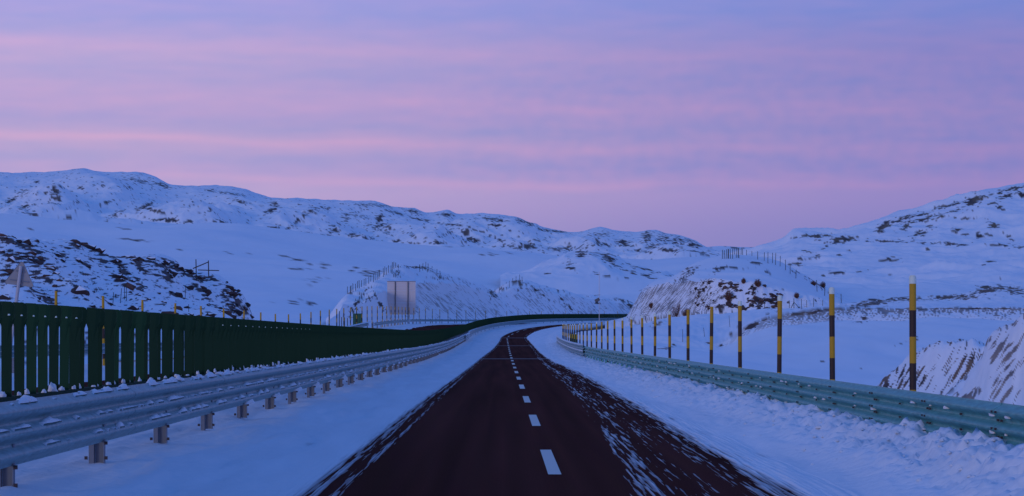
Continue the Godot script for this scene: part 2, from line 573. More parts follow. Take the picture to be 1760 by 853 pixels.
func make_terrain() -> void:
	# --- the snow plain, from under the road to the mountains' foot
	patch("snow_ground", "snow covered valley floor reaching from the road to the mountains", -500, 2300, 8.0, [
		[6, [[-500, 2150], [2300, 2150]], 4],
		[60, [[-500, 720], [864, 740], [1300, 790], [1800, 860], [2300, 870]], 10],
		[150, [[-500, 607], [430, 610], [864, 640], [1100, 680], [1400, 700], [2300, 710]], 20],
		[300, [[-500, 562], [430, 566], [560, 572], [640, 580], [864, 592], [1000, 588], [1200, 592], [2300, 592]], 20],
		[430, [[-500, 530], [430, 541], [540, 549], [600, 560], [700, 575], [864, 573], [1000, 570], [1200, 565], [2300, 560]], 24],
		[570, [[-500, 505], [430, 518], [560, 530], [640, 545], [864, 560], [1100, 560], [1800, 560], [2300, 560]], 30],
		[800, [[-500, 460], [0, 465], [430, 488], [560, 498], [700, 505], [864, 512], [1000, 520], [1080, 522], [1200, 505], [2300, 500]], 50],
		[1100, [[-500, 410], [0, 418], [200, 428], [430, 445], [600, 458], [864, 478], [1080, 482], [1180, 472], [2300, 470]], 60],
		[1550, FAR_FOOT, 4],
		[1750, shifted(FAR_FOOT, 6), 1]], {
		"scale": 4.5,
		"relief": func(x: float, z: float, _t: float) -> float: return nz_soft.get_noise_2d(x * 0.007, z * 0.006) * 4.0 * smoothstep(350, 900, z) + nz_soft.get_noise_2d(x * 0.03, z * 0.02) * 0.35 * smoothstep(150, 500, z),
		"rocks": [[232, 413, 22, 2, 4, 0.6], [220, 395, 12, 2, 8, 0.4], [60, 396, 18, 2, 5, 0.45], [20, 390, 12, 1.5, 6, 0.4], [500, 444, 24, 2.2, 14, 0.75], [560, 455, 24, 2, 8, 0.7], [612, 461, 14, 1.8, 10, 0.6], [505, 463, 22, 1.8, -4, 0.6], [560, 460, 20, 1.6, 0, 0.5],
			[633, 469, 15, 4, -4, 0.85], [600, 466, 8, 1.5, 0, 0.6], [545, 479, 12, 2.2, -4, 0.65], [540, 486, 8, 2, -40, 0.6], [512, 492, 6, 1.5, 5, 0.5], [450, 470, 8, 1.5, 0, 0.4], [505, 519, 11, 4, -10, 0.85], [533, 522, 9, 3, 0, 0.7], [468, 520, 6, 2, 0, 0.4],
			[840, 437, 12, 1.6, 0, 0.5], [870, 432, 10, 2, 10, 0.4], [770, 424, 16, 1.4, 0, 0.5], [1010, 490, 60, 1.4, 2, 0.5], [930, 486, 24, 1.3, 2, 0.5], [1075, 497, 30, 1.2, 2, 0.5], [310, 429, 12, 1.3, 4, 0.45], [395, 434, 10, 1.5, 3, 0.45], [430, 437, 10, 1.3, 3, 0.4]]})
	# --- the same snow country going on to the horizon on every side
	var pl := PackedVector3Array()
	var pc := PackedColorArray()
	for j in 41:
		for i in 41:
			var x := (i - 20) * 450.0
			var z := (20 - j) * 450.0
			pl.append(Vector3(x, -9.0 + 6.0 * nz_soft.get_noise_2d(x * 0.0006, z * 0.0006) * smoothstep(900, 2500, Vector2(x, z).length()), z))
			pc.append(SNOW)
	struct("snow_plain", "open snow country reaching to the horizon beyond the valley", grid_mesh(41, 41, pl, pc), M.snow_rock)
	# --- the mountains on the left and ahead
	var crest_z := [[-300, 2500], [300, 2550], [700, 2500], [1000, 2300], [1240, 2200], [1500, 2200]]
	var far_rocks := [[95, 329, 14, 9, 0, 0.75], [18, 345, 12, 5, -30, 0.7], [39, 331, 12, 5, 0, 0.5], [41, 356, 9, 4, 0, 0.7], [52, 369, 13, 5, 8, 0.75], [95, 341, 8, 8, 90, 0.85], [62, 313, 5, 3, 0, 0.6], [113, 377, 9, 3, -25, 0.65], [133, 347, 6, 2.5, 0, 0.8], [140, 325, 9, 2.5, 35, 0.6],
		[183, 347, 8, 3, 0, 0.7], [175, 319, 13, 2, 5, 0.6], [219, 322, 5, 2, 0, 0.6], [248, 355, 16, 4, -22, 0.8], [270, 363, 18, 3.5, 12, 0.8], [290, 378, 18, 4.5, 0, 0.85], [199, 369, 20, 4, -30, 0.6], [327, 381, 10, 2.5, 0, 0.6], [383, 383, 14, 3.5, 10, 0.75], [412, 391, 18, 2, 12, 0.75],
		[240, 311, 26, 4, 12, 0.62], [278, 318, 16, 4, 22, 0.7], [328, 352, 8, 2, 0, 0.55], [363, 327, 12, 2, 0, 0.5], [415, 347, 14, 3, 15, 0.6], [350, 366, 10, 3, 30, 0.5], [390, 332, 30, 3, 8, 0.5],
		[466, 362, 13, 5, -20, 0.75], [472, 352, 8, 5, 30, 0.8], [530, 366, 16, 4, -20, 0.65], [512, 379, 13, 4, -35, 0.7], [500, 391, 12, 3, -20, 0.65], [473, 393, 14, 3.5, 12, 0.85], [522, 402, 14, 2.5, 6, 0.75], [569, 408, 16, 3, 14, 0.8], [604, 413, 14, 2, 12, 0.6], [572, 396, 16, 8, -35, 0.52], [595, 374, 10, 6, -30, 0.6],
		[610, 370, 24, 5, 10, 0.45], [555, 358, 24, 3, 4, 0.5], [652, 375, 6, 10, 12, 0.9], [656, 390, 22, 8, 8, 0.62], [605, 403, 10, 3, 0, 0.75], [631, 411, 20, 5, 14, 0.66], [682, 417, 12, 2.5, 0, 0.85], [708, 418, 16, 2, 2, 0.6], [710, 406, 8, 3, 25, 0.65], [749, 417, 14, 3, 0, 0.8], [770, 401, 22, 3, -30, 0.62],
		[801, 400, 10, 6, 20, 0.72], [815, 413, 17, 5, 10, 0.85], [767, 369, 11, 3, 0, 0.85], [711, 364, 13, 4, 15, 0.75], [680, 366, 22, 2, 15, 0.72], [720, 377, 26, 2, 15, 0.7], [775, 386, 30, 2, 6, 0.7], [820, 396, 22, 2.5, 20, 0.72], [855, 410, 18, 3, 25, 0.8], [880, 424, 16, 2.5, 18, 0.7], [640, 353, 36, 3, 3, 0.55],
		[850, 378, 26, 4, 5, 0.6], [905, 383, 22, 5, 20, 0.6], [850, 387, 12, 5, 0, 0.5], [903, 424, 18, 5, 0, 0.88], [893, 437, 10, 4, 20, 0.7], [968, 428, 26, 4, -4, 0.72], [935, 396, 14, 2.5, 10, 0.7], [960, 398, 16, 2, 6, 0.75], [1032, 403, 16, 5, 0, 0.5], [1030, 420, 18, 3.5, 5, 0.65], [1072, 418, 14, 5, 10, 0.88], [1025, 409, 22, 3, 20, 0.5],
		[1112, 408, 9, 11, 10, 0.72], [1140, 410, 16, 9, 20, 0.56], [1165, 415, 16, 9, 20, 0.58], [1190, 420, 16, 7, 25, 0.6], [1120, 424, 14, 5, 0, 0.7], [1150, 430, 26, 3.5, 5, 0.7], [1208, 434, 16, 4, 10, 0.7], [1100, 432, 26, 2, 4, 0.55], [925, 412, 14, 1.5, -10, 0.5]]
	patch("mountains", "snowy rolling mountains with scattered bare rock across the valley", -260, 1330, 2.4, [
		[1450, shifted(FAR_FOOT, 9), 8],
		[1600, mixed(FAR_FOOT, FAR_SKYLINE, 0.08), 100],
		[1950, mixed(FAR_FOOT, FAR_SKYLINE, 0.62), 140],
		[crest_z, shifted(FAR_SKYLINE, 2), 6],
		[shifted(crest_z, 500), shifted(FAR_SKYLINE, 60), 1]], {
		"scale": 5.0, "base": 0.05, "rock_a": Color(0.06, 0.05, 0.055), "rock_b": Color(0.15, 0.12, 0.10),
		"relief": func(x: float, z: float, t: float) -> float:
			var k := smoothstep(0.4, 1.4, t) * (1.0 - 0.93 * smoothstep(1.7, 2.95, t))
			var a := nz_soft.get_noise_2d(x * 0.0105 + z * 0.0022, z * 0.0030) * 17.0 + nz_ridge.get_noise_2d(x * 0.0052 + z * 0.0012, z * 0.0022) * 7.0
			var b := nz_ridge.get_noise_2d(x * 0.016 - z * 0.003, z * 0.009) * 4.0
			return k * (a + b - 5.0) + nz_fine.get_noise_2d(x * 0.05, z * 0.02) * 1.0 * smoothstep(1.0, 3.0, t),
		"extra": func(w: Vector3, n: Vector3, _a: float) -> float:
			var q := nz_fine.get_noise_3d(w.x * 0.10, w.y * 0.3, w.z * 0.09)
			return smoothstep(0.0, 0.1, q - 0.66 + minf(0.2, (1.0 - n.y) * 0.6)) * 0.7,
		"rocks": far_rocks})
	patch("distant_ridge", "thin blue snowy ridge at the far end of the gap", 1150, 1460, 4.0, [
		[3600, [[1150, 445], [1460, 445]], 6],
		[4200, [[1150, 431], [1200, 428], [1240, 425], [1280, 427], [1330, 427], [1380, 429], [1460, 434]], 3],
		[4700, [[1150, 450], [1460, 450]], 1]], {"scale": 14.0, "base": 0.05, "rocks": [[1250, 426, 60, 1.5, 0, 0.5]]})
	# --- the low rocky ridge in front of the mountains
	patch("middle_ridge", "low snowy ridge with rocky brow in front of the mountains", 860, 1230, 2.0, [
		[880, [[860, 545], [1230, 545]], 12],
		[960, [[860, 480], [950, 476], [1000, 470], [1080, 475], [1230, 490]], 70],
		[1080, [[860, 474], [905, 468], [930, 456], [960, 445], [985, 437], [1010, 432], [1045, 437], [1070, 450], [1100, 460], [1150, 474], [1180, 482], [1230, 490]], 8],
		[1250, [[860, 484], [1230, 500]], 1]], {
		"scale": 4.5,
		"relief": func(x: float, z: float, t: float) -> float: return nz_ridge.get_noise_2d(x * 0.02, z * 0.008) * 2.6 * smoothstep(0.6, 1.5, t) - 1.0,
		"rocks": [[1001, 436, 12, 6, 0, 0.85], [1046, 443, 14, 8, 25, 0.95], [978, 452, 6, 10, 20, 0.75], [985, 464, 12, 3, 15, 0.75], [1025, 433, 24, 3, 0, 0.8], [1055, 456, 10, 4, 20, 0.6], [1047, 475, 20, 3, 8, 0.65], [1110, 463, 30, 2.5, 14, 0.72], [1150, 474, 16, 2, 12, 0.6], [1112, 475, 12, 4, 25, 0.75], [1085, 468, 16, 2, 15, 0.5], [940, 470, 14, 2, 0, 0.5]]})
	# --- the mountain slope on the right
	patch("right_mountain", "long snowy mountainside with rock bands rising on the valley side", 1180, 2060, 2.4, [
		[340, [[1180, 570], [1300, 560], [1400, 541], [1760, 538], [2060, 538]], 30],
		[430, [[1180, 540], [1300, 522], [1400, 505], [1500, 505], [1760, 498], [2060, 495]], 100],
		[620, [[1180, 500], [1300, 460], [1400, 450], [1500, 446], [1760, 430], [2060, 415]], 160],
		[900, [[1180, 475], [1225, 458], [1260, 446], [1300, 434], [1345, 420], [1365, 406], [1400, 404], [1440, 403], [1470, 395], [1500, 386], [1560, 369], [1600, 360], [1660, 341], [1700, 331], [1760, 320], [1900, 295], [2060, 280]], 6],
		[1100, [[1180, 520], [1500, 450], [1760, 400], [2060, 350]], 1]], {
		"scale": 2.8, "flat": 2.4, "deep": 0.35, "rock_b": Color(0.16, 0.12, 0.075),
		"relief": func(x: float, z: float, t: float) -> float: return (nz_ridge.get_noise_2d(x * 0.010 + z * 0.006, z * 0.006) * 3.6 + nz_ridge.get_noise_2d(x * 0.03, z * 0.02) * 1.1 - 2.0) * smoothstep(0.5, 1.6, t) * (1.0 - 0.5 * smoothstep(2.6, 3.0, t)) + nz_fine.get_noise_2d(x * 0.1, z * 0.06) * 0.4 * smoothstep(0.5, 1.2, t),
		"rocks": [[1625, 355, 26, 2.5, -14, 0.95], [1680, 341, 26, 3, -15, 0.95], [1735, 327, 26, 3.5, -14, 0.95], [1673, 346, 17, 8, -25, 0.95], [1735, 337, 22, 4, -14, 0.8], [1757, 333, 10, 5, 0, 0.8], [1640, 363, 20, 2, -10, 0.75], [1556, 375, 18, 4, -18, 0.9], [1580, 370, 14, 3, -10, 0.8], [1530, 384, 16, 4, -14, 0.88], [1516, 391, 12, 6, -20, 0.95], [1556, 389, 14, 4, -26, 0.9], [1588, 378, 24, 4, -14, 0.9], [1615, 373, 18, 3, -4, 0.8], [1660, 374, 16, 2, 0, 0.7],
			[1400, 406, 34, 2.6, 0, 0.92], [1449, 411, 28, 4, -2, 0.9], [1437, 416, 16, 4, -8, 0.8], [1420, 424, 8, 2, -30, 0.75], [1580, 403, 14, 4.5, -18, 0.9], [1707, 386, 9, 5, 30, 0.92], [1717, 356, 12, 4, 30, 0.75], [1705, 350, 6, 3, 0, 0.75], [1647, 397, 9, 3.5, -10, 0.92], [1661, 402, 5, 2.5, 0, 0.85], [1684, 405, 7, 4, 0, 0.85], [1700, 404, 10, 2, 0, 0.7], [1735, 408, 10, 4, 30, 0.75], [1600, 389, 8, 1.6, 0, 0.8],
			[1530, 415, 36, 2, 0, 0.85], [1588, 418, 9, 1.8, 0, 0.85], [1630, 419, 28, 3, 2, 0.88], [1648, 420, 12, 3, 0, 0.7], [1725, 422, 18, 2.2, 2, 0.8], [1752, 425, 14, 2.4, 2, 0.75], [1384, 445, 16, 2.2, 0, 0.95], [1403, 441, 9, 3, -20, 0.85], [1368, 453, 13, 2.8, 2, 1.0], [1531, 447, 14, 2.6, 0, 1.0], [1591, 431, 8, 2.2, -8, 0.9], [1706, 449, 11, 2, -6, 0.85], [1692, 454, 6, 2, -10, 0.6], [1432, 470, 8, 2.5, 0, 0.85], [1447, 468, 9, 2, 0, 0.8], [1482, 467, 9, 1.8, -5, 0.7], [1530, 470, 5, 3, 0, 0.7], [1385, 433, 12, 1.6, 0, 0.6], [1441, 438, 4, 2, 0, 0.8], [1461, 430, 4, 1.6, 0, 0.8], [1415, 474, 6, 2, 0, 0.6],
			[1600, 513, 40, 4, -2, 0.75], [1500, 519, 36, 4, -6, 0.85], [1555, 512, 30, 3, 0, 0.75], [1710, 497, 30, 5, -3, 0.9], [1745, 503, 26, 5, 8, 0.75], [1665, 508, 30, 4, -8, 0.85], [1720, 484, 14, 3, 0, 0.25]]})
	# --- terrace and valley slope below it, on the right
	patch("valley_slope", "smooth snow slope below an eroded dark terrace edge", 900, 2000, 2.4, [
		[44, [[900, 1020], [1500, 1020], [2000, 860]], 6],
		[95, [[900, 730], [1200, 720], [1400, 704], [1760, 712], [2000, 720]], 16],
		[150, [[900, 660], [1000, 654], [1060, 634], [1100, 625], [1235, 625], [1400, 640], [1600, 640], [2000, 640]], 60],
		[205, [[900, 625], [985, 618], [1030, 596], [1100, 590], [1235, 597], [1290, 576], [1340, 561], [1400, 553], [1480, 549], [2000, 549]], 56],
		[208, [[900, 618], [985, 610], [1030, 588], [1100, 580], [1235, 584], [1290, 558], [1340, 545], [1400, 535], [1480, 531], [1760, 530], [2000, 529]], 10],
		[300, [[900, 596], [965, 590], [1000, 575], [1085, 563], [1150, 552], [1235, 545], [1340, 537], [1400, 531], [1480, 527], [1760, 523], [2000, 522]], 36],
		[322, [[900, 590], [965, 584], [1000, 572], [1085, 562], [1150, 550], [1235, 540], [1340, 533], [1440, 527], [1500, 517], [1560, 512], [1650, 509], [1700, 497], [1760, 494], [2000, 490]], 12],
		[400, [[900, 600], [1100, 585], [1400, 530], [1500, 518], [1760, 505], [2000, 500]], 1]], {
		"scale": 1.1, "rock_a": Color(0.07, 0.045, 0.04), "rock_b": Color(0.2, 0.14, 0.10),
		"relief": func(x: float, z: float, t: float) -> float: return nz_soft.get_noise_2d(x * 0.09, z * 0.05) * 0.42 * smoothstep(0.5, 2.0, t) + nz_fine.get_noise_2d(x * 0.5, z * 0.3) * 0.16 * smoothstep(2.6, 3.6, t),
		"extra": func(w: Vector3, n: Vector3, _a: float) -> float:
			var q := streaks(w, 0.9, 0.12, 1.6) + 0.45 * nz_soft.get_noise_2d(w.x * 0.09, w.z * 0.1) + 0.06
			var far := smoothstep(204.0, 206.0, -w.z) * (1.0 - smoothstep(208.2, 209.5, -w.z)) * smoothstep(16.0, 26.0, w.x)
			return smoothstep(0.0, 0.12, q + 0.30 * smoothstep(206.0, 207.8, -w.z) - 0.20) * far * 0.75,
		"rocks": [[1400, 536, 40, 3.0, -8, 0.9], [1640, 531, 200, 1.2, 0, 0.8], [1300, 558, 34, 4, -28, 0.9], [1250, 582, 20, 3, -45, 0.8], [1480, 552, 10, 3, -20, 0.6], [1145, 545, 8, 2, 0, 0.5], [1130, 557, 12, 4, -20, 0.5], [1175, 563, 10, 3, -30, 0.4], [1150, 598, 14, 3, -10, 0.5], [1220, 588, 10, 2, 0, 0.4],
			[1500, 521, 40, 5, -8, 0.9], [1560, 514, 36, 4, -2, 0.85], [1640, 511, 46, 4, -2, 0.85], [1700, 499, 30, 5, -10, 0.95], [1745, 500, 24, 7, 5, 0.75], [1590, 586, 10, 3, -10, 0.4], [1482, 633, 6, 1.5, 0, 0.7], [1560, 586, 30, 3, -10, 0.35], [1460, 655, 16, 1.6, 0, 0.35], [1410, 622, 5, 1.5, 0, 0.4], [1310, 640, 6, 1.5, -30, 0.7]]})
	patch("near_spur", "low snow spur streaked with bare earth behind the guardrail", 1420, 2000, 2.2, [
		[[[1420, 76], [2000, 62]], [[1420, 760], [2000, 760]], 14],
		[[[1420, 92], [2000, 74]], [[1420, 720], [1495, 706], [1560, 690], [1620, 690], [2000, 690]], 110],
		[[[1420, 95.5], [2000, 77.5]], [[1420, 700], [1480, 690], [1500, 668], [1540, 632], [1575, 606], [1598, 592], [1630, 588], [1672, 586], [1700, 592], [1760, 600], [2000, 600]], 12],
		[112, [[1420, 720], [1500, 700], [1600, 640], [1760, 640], [2000, 640]], 1]], {
		"scale": 0.5, "rock_a": Color(0.06, 0.04, 0.04), "rock_b": Color(0.20, 0.13, 0.09),
		"relief": func(x: float, z: float, t: float) -> float: return (streaks(Vector3(x, z * 0.4, 0), 0.8, 0.9, 5.0) * 0.22 + nz_fine.get_noise_2d(x * 0.7, z * 0.5) * 0.1) * smoothstep(0.6, 1.4, t),
		"extra": func(w: Vector3, _n: Vector3, _a: float) -> float:
			var q := streaks(w, 0.6, 0.075, 1.8) + 0.4 * nz_soft.get_noise_3d(w.x * 0.7, w.y * 1.2, w.z * 0.3)
			return smoothstep(0.0, 0.1, q - 0.22 + 0.08 * smoothstep(1.0, -1.0, w.y))})
	patch("steep_spur", "steep bare earth bank with snow streaks at the frame edge", 1560, 2060, 2.2, [
		[[[1560, 62], [2060, 50]], [[1560, 780], [2060, 780]], 14],
		[[[1560, 74], [2060, 58]], [[1560, 740], [1620, 722], [1700, 705], [2060, 690]], 130],
		[[[1560, 78], [2060, 61.5]], [[1560, 735], [1600, 712], [1640, 668], [1665, 645], [1690, 608], [1703, 582], [1730, 562], [1760, 540], [1830, 500], [2060, 470]], 10],
		[90, [[1560, 760], [1760, 600], [2060, 560]], 1]], {
		"scale": 0.4, "rock_a": Color(0.07, 0.045, 0.042), "rock_b": Color(0.24, 0.16, 0.11),
		"relief": func(x: float, z: float, t: float) -> float: return (streaks(Vector3(x, z * 0.4, 0), 0.9, 0.7, 5.0) * 0.25 + nz_fine.get_noise_2d(x * 0.9, z * 0.6) * 0.1) * smoothstep(0.6, 1.4, t),
		"extra": func(w: Vector3, _n: Vector3, _a: float) -> float:
			var q := streaks(w, 0.62, 0.07, 1.8) + 0.4 * nz_soft.get_noise_3d(w.x * 0.8, w.y * 1.2, w.z * 0.3)
			return smoothstep(0.0, 0.14, q - 0.12) * 0.85})
	# --- the cut hill on the right
	patch("cut_hill", "snow topped hill with a steep scree cut face beside the curve", 1040, 1520, 1.6, [
		[[[1040, 370], [1100, 372], [1200, 338], [1300, 330], [1520, 330]], [[1040, 600], [1085, 600], [1160, 590], [1200, 575], [1400, 570], [1520, 570]], 8],
		[[[1040, 378], [1100, 378], [1200, 345], [1300, 336], [1520, 336]], [[1040, 560], [1075, 552], [1095, 542], [1140, 540], [1200, 533], [1260, 535], [1340, 533], [1400, 529], [1470, 532], [1520, 540]], 120],
		[[[1040, 382], [1100, 383], [1200, 350], [1300, 341], [1520, 340]], [[1040, 558], [1075, 548], [1088, 529], [1108, 502], [1125, 492], [1160, 488], [1200, 482], [1240, 482], [1300, 486], [1340, 496], [1400, 512], [1470, 528], [1520, 540]], 12],
		[[[1040, 392], [1100, 393], [1200, 364], [1300, 352], [1520, 350]], [[1040, 558], [1075, 546], [1088, 525], [1108, 496], [1125, 485], [1160, 476], [1190, 468], [1240, 468], [1300, 472], [1340, 482], [1400, 502], [1470, 524], [1520, 540]], 20],
		[430, [[1040, 556], [1075, 548], [1090, 526], [1108, 498], [1125, 487], [1160, 475], [1190, 456], [1215, 447], [1255, 441], [1300, 445], [1340, 454], [1380, 474], [1410, 494], [1440, 514], [1480, 530], [1520, 540]], 8],
		[480, [[1040, 580], [1200, 480], [1300, 470], [1520, 560]], 1]], {
		"scale": 1.5, "rock_a": Color(0.05, 0.037, 0.038), "rock_b": Color(0.13, 0.095, 0.075),
		"relief": func(x: float, z: float, t: float) -> float:
			var face := smoothstep(0.3, 1.2, t) * (1.0 - smoothstep(1.9, 2.3, t))
			return (nz_soft.get_noise_2d(x * 0.22, z * 0.05) * 0.7 + nz_fine.get_noise_2d(x * 0.9, z * 0.08) * 0.16) * face + nz_soft.get_noise_2d(x * 0.05, z * 0.04) * 0.5 * smoothstep(2.0, 3.0, t),
		"extra": func(w: Vector3, n: Vector3, _a: float) -> float:
			var steep := smoothstep(0.95, 0.80, n.y)
			var cut := smoothstep(32.0, 29.0, w.x + nz_soft.get_noise_2d(w.x * 0.2, w.y * 0.2) * 2.0)     # the planed end of the hill
			var q := streaks(w, 0.62, 0.11, 2.4) + 0.3 * nz_soft.get_noise_2d(w.x * 0.3, w.y * 0.5)
			var r := nz_fine.get_noise_3d((w.x + w.y * 0.5) * 0.55, (w.y - w.x * 0.5) * 1.0, w.z * 0.1)
			return smoothstep(0.0, 0.14, lerpf(r * 1.05 - 0.12, q + 0.02, cut) - (1.0 - steep) * 0.8) * lerpf(1.0, 0.78, cut),
		"rocks": [[1185, 467, 16, 7, -30, 0.7], [1250, 460, 30, 2.5, -3, 0.8], [1298, 452, 14, 2, 3, 0.9], [1235, 464, 10, 4, -30, 0.7], [1320, 468, 8, 3, 20, 0.5], [1300, 520, 24, 16, 0, 0.5], [1330, 512, 14, 10, 0, 0.48], [1210, 500, 20, 10, -40, 0.48], [1265, 524, 20, 10, 0, 0.45]]})
	# --- the knolls ahead, with scraped cut faces
	patch("cut_knoll", "snowy knoll with scraped face behind the far carriageway", 560, 930, 1.6, [
		[[[560, 280], [640, 330], [690, 378], [760, 430], [830, 490], [930, 560]], [[560, 570], [640, 568], [690, 564], [760, 559], [830, 556], [930, 553]], 8],
		[[[560, 288], [640, 340], [690, 388], [760, 442], [830, 502], [930, 570]], [[560, 564], [600, 556], [640, 552], [690, 550], [760, 548], [830, 548], [930, 552]], 90],
		[[[560, 295], [640, 348], [690, 397], [760, 450], [830, 509], [930, 576]], [[560, 558], [578, 540], [590, 528], [620, 522], [645, 508], [680, 500], [720, 490], [760, 487], [800, 492], [830, 500], [860, 520], [890, 546], [930, 552]], 20],
		[[[560, 330], [640, 420], [720, 470], [830, 540], [930, 600]], [[560, 550], [575, 532], [586, 520], [600, 504], [625, 492], [650, 478], [672, 462], [690, 457], [735, 460], [760, 469], [800, 481], [830, 491], [850, 504], [870, 522], [892, 546], [930, 553]], 6],
		[640, [[560, 560], [700, 500], [800, 520], [930, 570]], 1]], {
		"scale": 1.6, "rock_a": Color(0.06, 0.045, 0.045), "rock_b": Color(0.17, 0.125, 0.08),
		"relief": func(x: float, z: float, t: float) -> float: return (nz_soft.get_noise_2d(x * 0.2, z * 0.06) * 0.7) * smoothstep(0.2, 1.0, t) * (1.0 - 0.6 * smoothstep(2.4, 3.0, t)),
		"extra": func(w: Vector3, n: Vector3, _a: float) -> float:
			var steep := smoothstep(0.93, 0.80, n.y) * smoothstep(-19.0, -14.0, w.x)
			var q := streaks(w, -0.95, 0.3, 3.2) + 0.3 * nz_soft.get_noise_2d(w.x * 0.12, w.y * 0.2)
			return smoothstep(0.0, 0.2, q - 0.16 - (1.0 - steep) * 0.8) * 0.6,
		"rocks": [[715, 459, 26, 2.2, 3, 0.9], [735, 464, 14, 3, 20, 0.6], [684, 469, 7, 5, 0, 0.85], [680, 476, 8, 2, 0, 0.5], [592, 505, 14, 2.5, -35, 0.85], [610, 505, 26, 1.6, 3, 0.85], [622, 511, 8, 5, -60, 0.7], [613, 521, 12, 4, -45, 0.8], [607, 533, 9, 6, 0, 0.75], [633, 514, 10, 5, -20, 0.6], [645, 508, 12, 2, 60, 0.8], [655, 525, 14, 2.5, 55, 0.85], [846, 506, 9, 5, 40, 0.9], [630, 497, 6, 3, -30, 0.5], [760, 478, 20, 4, 8, 0.5], [600, 545, 12, 3, 0, 0.4]]})
	patch("second_knoll", "smaller snowy knoll behind the curve with scree face", 800, 1180, 1.6, [
		[[[800, 560], [1180, 680]], [[800, 566], [1180, 562]], 6],
		[[[800, 572], [1180, 700]], [[800, 552], [960, 548], [1100, 547], [1180, 552]], 44],
		[[[800, 583], [1180, 711]], [[800, 540], [830, 524], [855, 506], [875, 496], [900, 492], [930, 498], [970, 506], [1010, 514], [1050, 519], [1090, 524], [1130, 540], [1180, 550]], 10],
		[[[800, 660], [1180, 770]], [[800, 540], [830, 521], [850, 502], [866, 492], [882, 484], [897, 483], [930, 492], [970, 502], [1010, 510], [1050, 512], [1075, 516], [1095, 526], [1130, 540], [1180, 552]], 5],
		[840, [[800, 560], [1180, 570]], 1]], {
		"scale": 2.0, "rock_a": Color(0.06, 0.045, 0.045), "rock_b": Color(0.17, 0.12, 0.08),
		"relief": func(x: float, z: float, t: float) -> float: return nz_soft.get_noise_2d(x * 0.14, z * 0.05) * 0.9 * smoothstep(0.4, 1.2, t) * (1.0 - 0.6 * smoothstep(2.4, 3.0, t)),
		"extra": func(w: Vector3, n: Vector3, _a: float) -> float:
			var steep := smoothstep(0.985, 0.93, n.y)
			var q := streaks(w, -0.9, 0.42, 4.0) + 0.3 * nz_soft.get_noise_2d(w.x * 0.08, w.y * 0.15)
			return smoothstep(0.0, 0.2, q - 0.17 - (1.0 - steep) * 0.8) * 0.55,
		"rocks": [[885, 484, 12, 2.5, 0, 0.85], [895, 491, 5, 6, 0, 0.9], [860, 497, 12, 2, -30, 0.8], [960, 498, 8, 4, 10, 0.7], [966, 515, 6, 4, 40, 0.7], [975, 524, 10, 2.5, 50, 0.8], [1070, 517, 14, 3, 8, 0.8], [1085, 528, 12, 4, 55, 0.85], [1025, 520, 20, 2, 30, 0.5], [930, 505, 30, 2, 35, 0.6]]})
	# --- the rocky hill on the left
	patch("rocky_hill", "snowy hillside crowded with dark rocks beyond the opposite lanes", -340, 470, 1.6, [
		[[[-340, 56], [0, 76], [200, 100], [330, 124], [430, 152], [470, 165]], [[-340, 660], [0, 640], [200, 622], [430, 606], [470, 600]], 14],
		[[[-340, 72], [0, 100], [200, 126], [330, 146], [430, 168], [470, 180]], [[-340, 600], [0, 566], [60, 560], [130, 553], [200, 548], [300, 545], [400, 562], [440, 578], [470, 588]], 160],
		[[[-340, 110], [0, 140], [200, 164], [330, 178], [430, 186], [470, 192]], [[-340, 480], [0, 462], [60, 466], [130, 478], [200, 488], [250, 492], [320, 502], [370, 514], [400, 530], [430, 564], [470, 586]], 130],
		[[[-340, 140], [0, 172], [200, 190], [330, 198], [470, 204]], [[-340, 420], [0, 409], [18, 411], [40, 416], [70, 421], [108, 421], [128, 418], [150, 421], [172, 427], [192, 433], [215, 440], [240, 443], [280, 447], [300, 451], [322, 462], [345, 470], [370, 479], [395, 495], [415, 512], [428, 534], [440, 560], [470, 584]], 7],
		[[[-340, 200], [470, 240]], [[-340, 470], [200, 480], [330, 520], [470, 590]], 1]], {
		"scale": 0.8, "flat": 3.2, "deep": 0.22, "base": 0.14, "rock_a": Color(0.045, 0.033, 0.036), "rock_b": Color(0.11, 0.068, 0.062),
		"relief": func(x: float, z: float, t: float) -> float: return (nz_soft.get_noise_2d(x * 0.13 + z * 0.03, z * 0.045) * 1.1 + nz_fine.get_noise_2d(x * 0.6, z * 0.12) * 0.12 - 0.2) * smoothstep(0.6, 1.6, t),
		"extra": func(w: Vector3, n: Vector3, _a: float) -> float:
			var q := nz_fine.get_noise_3d(w.x * 1.0 + w.z * 0.07, w.x * -1.9 + w.z * 0.3, w.y * 3.0)
			return smoothstep(0.0, 0.1, q - 0.40 + (1.0 - n.y) * 0.2),
		"rocks": LEFT_ROCKS})

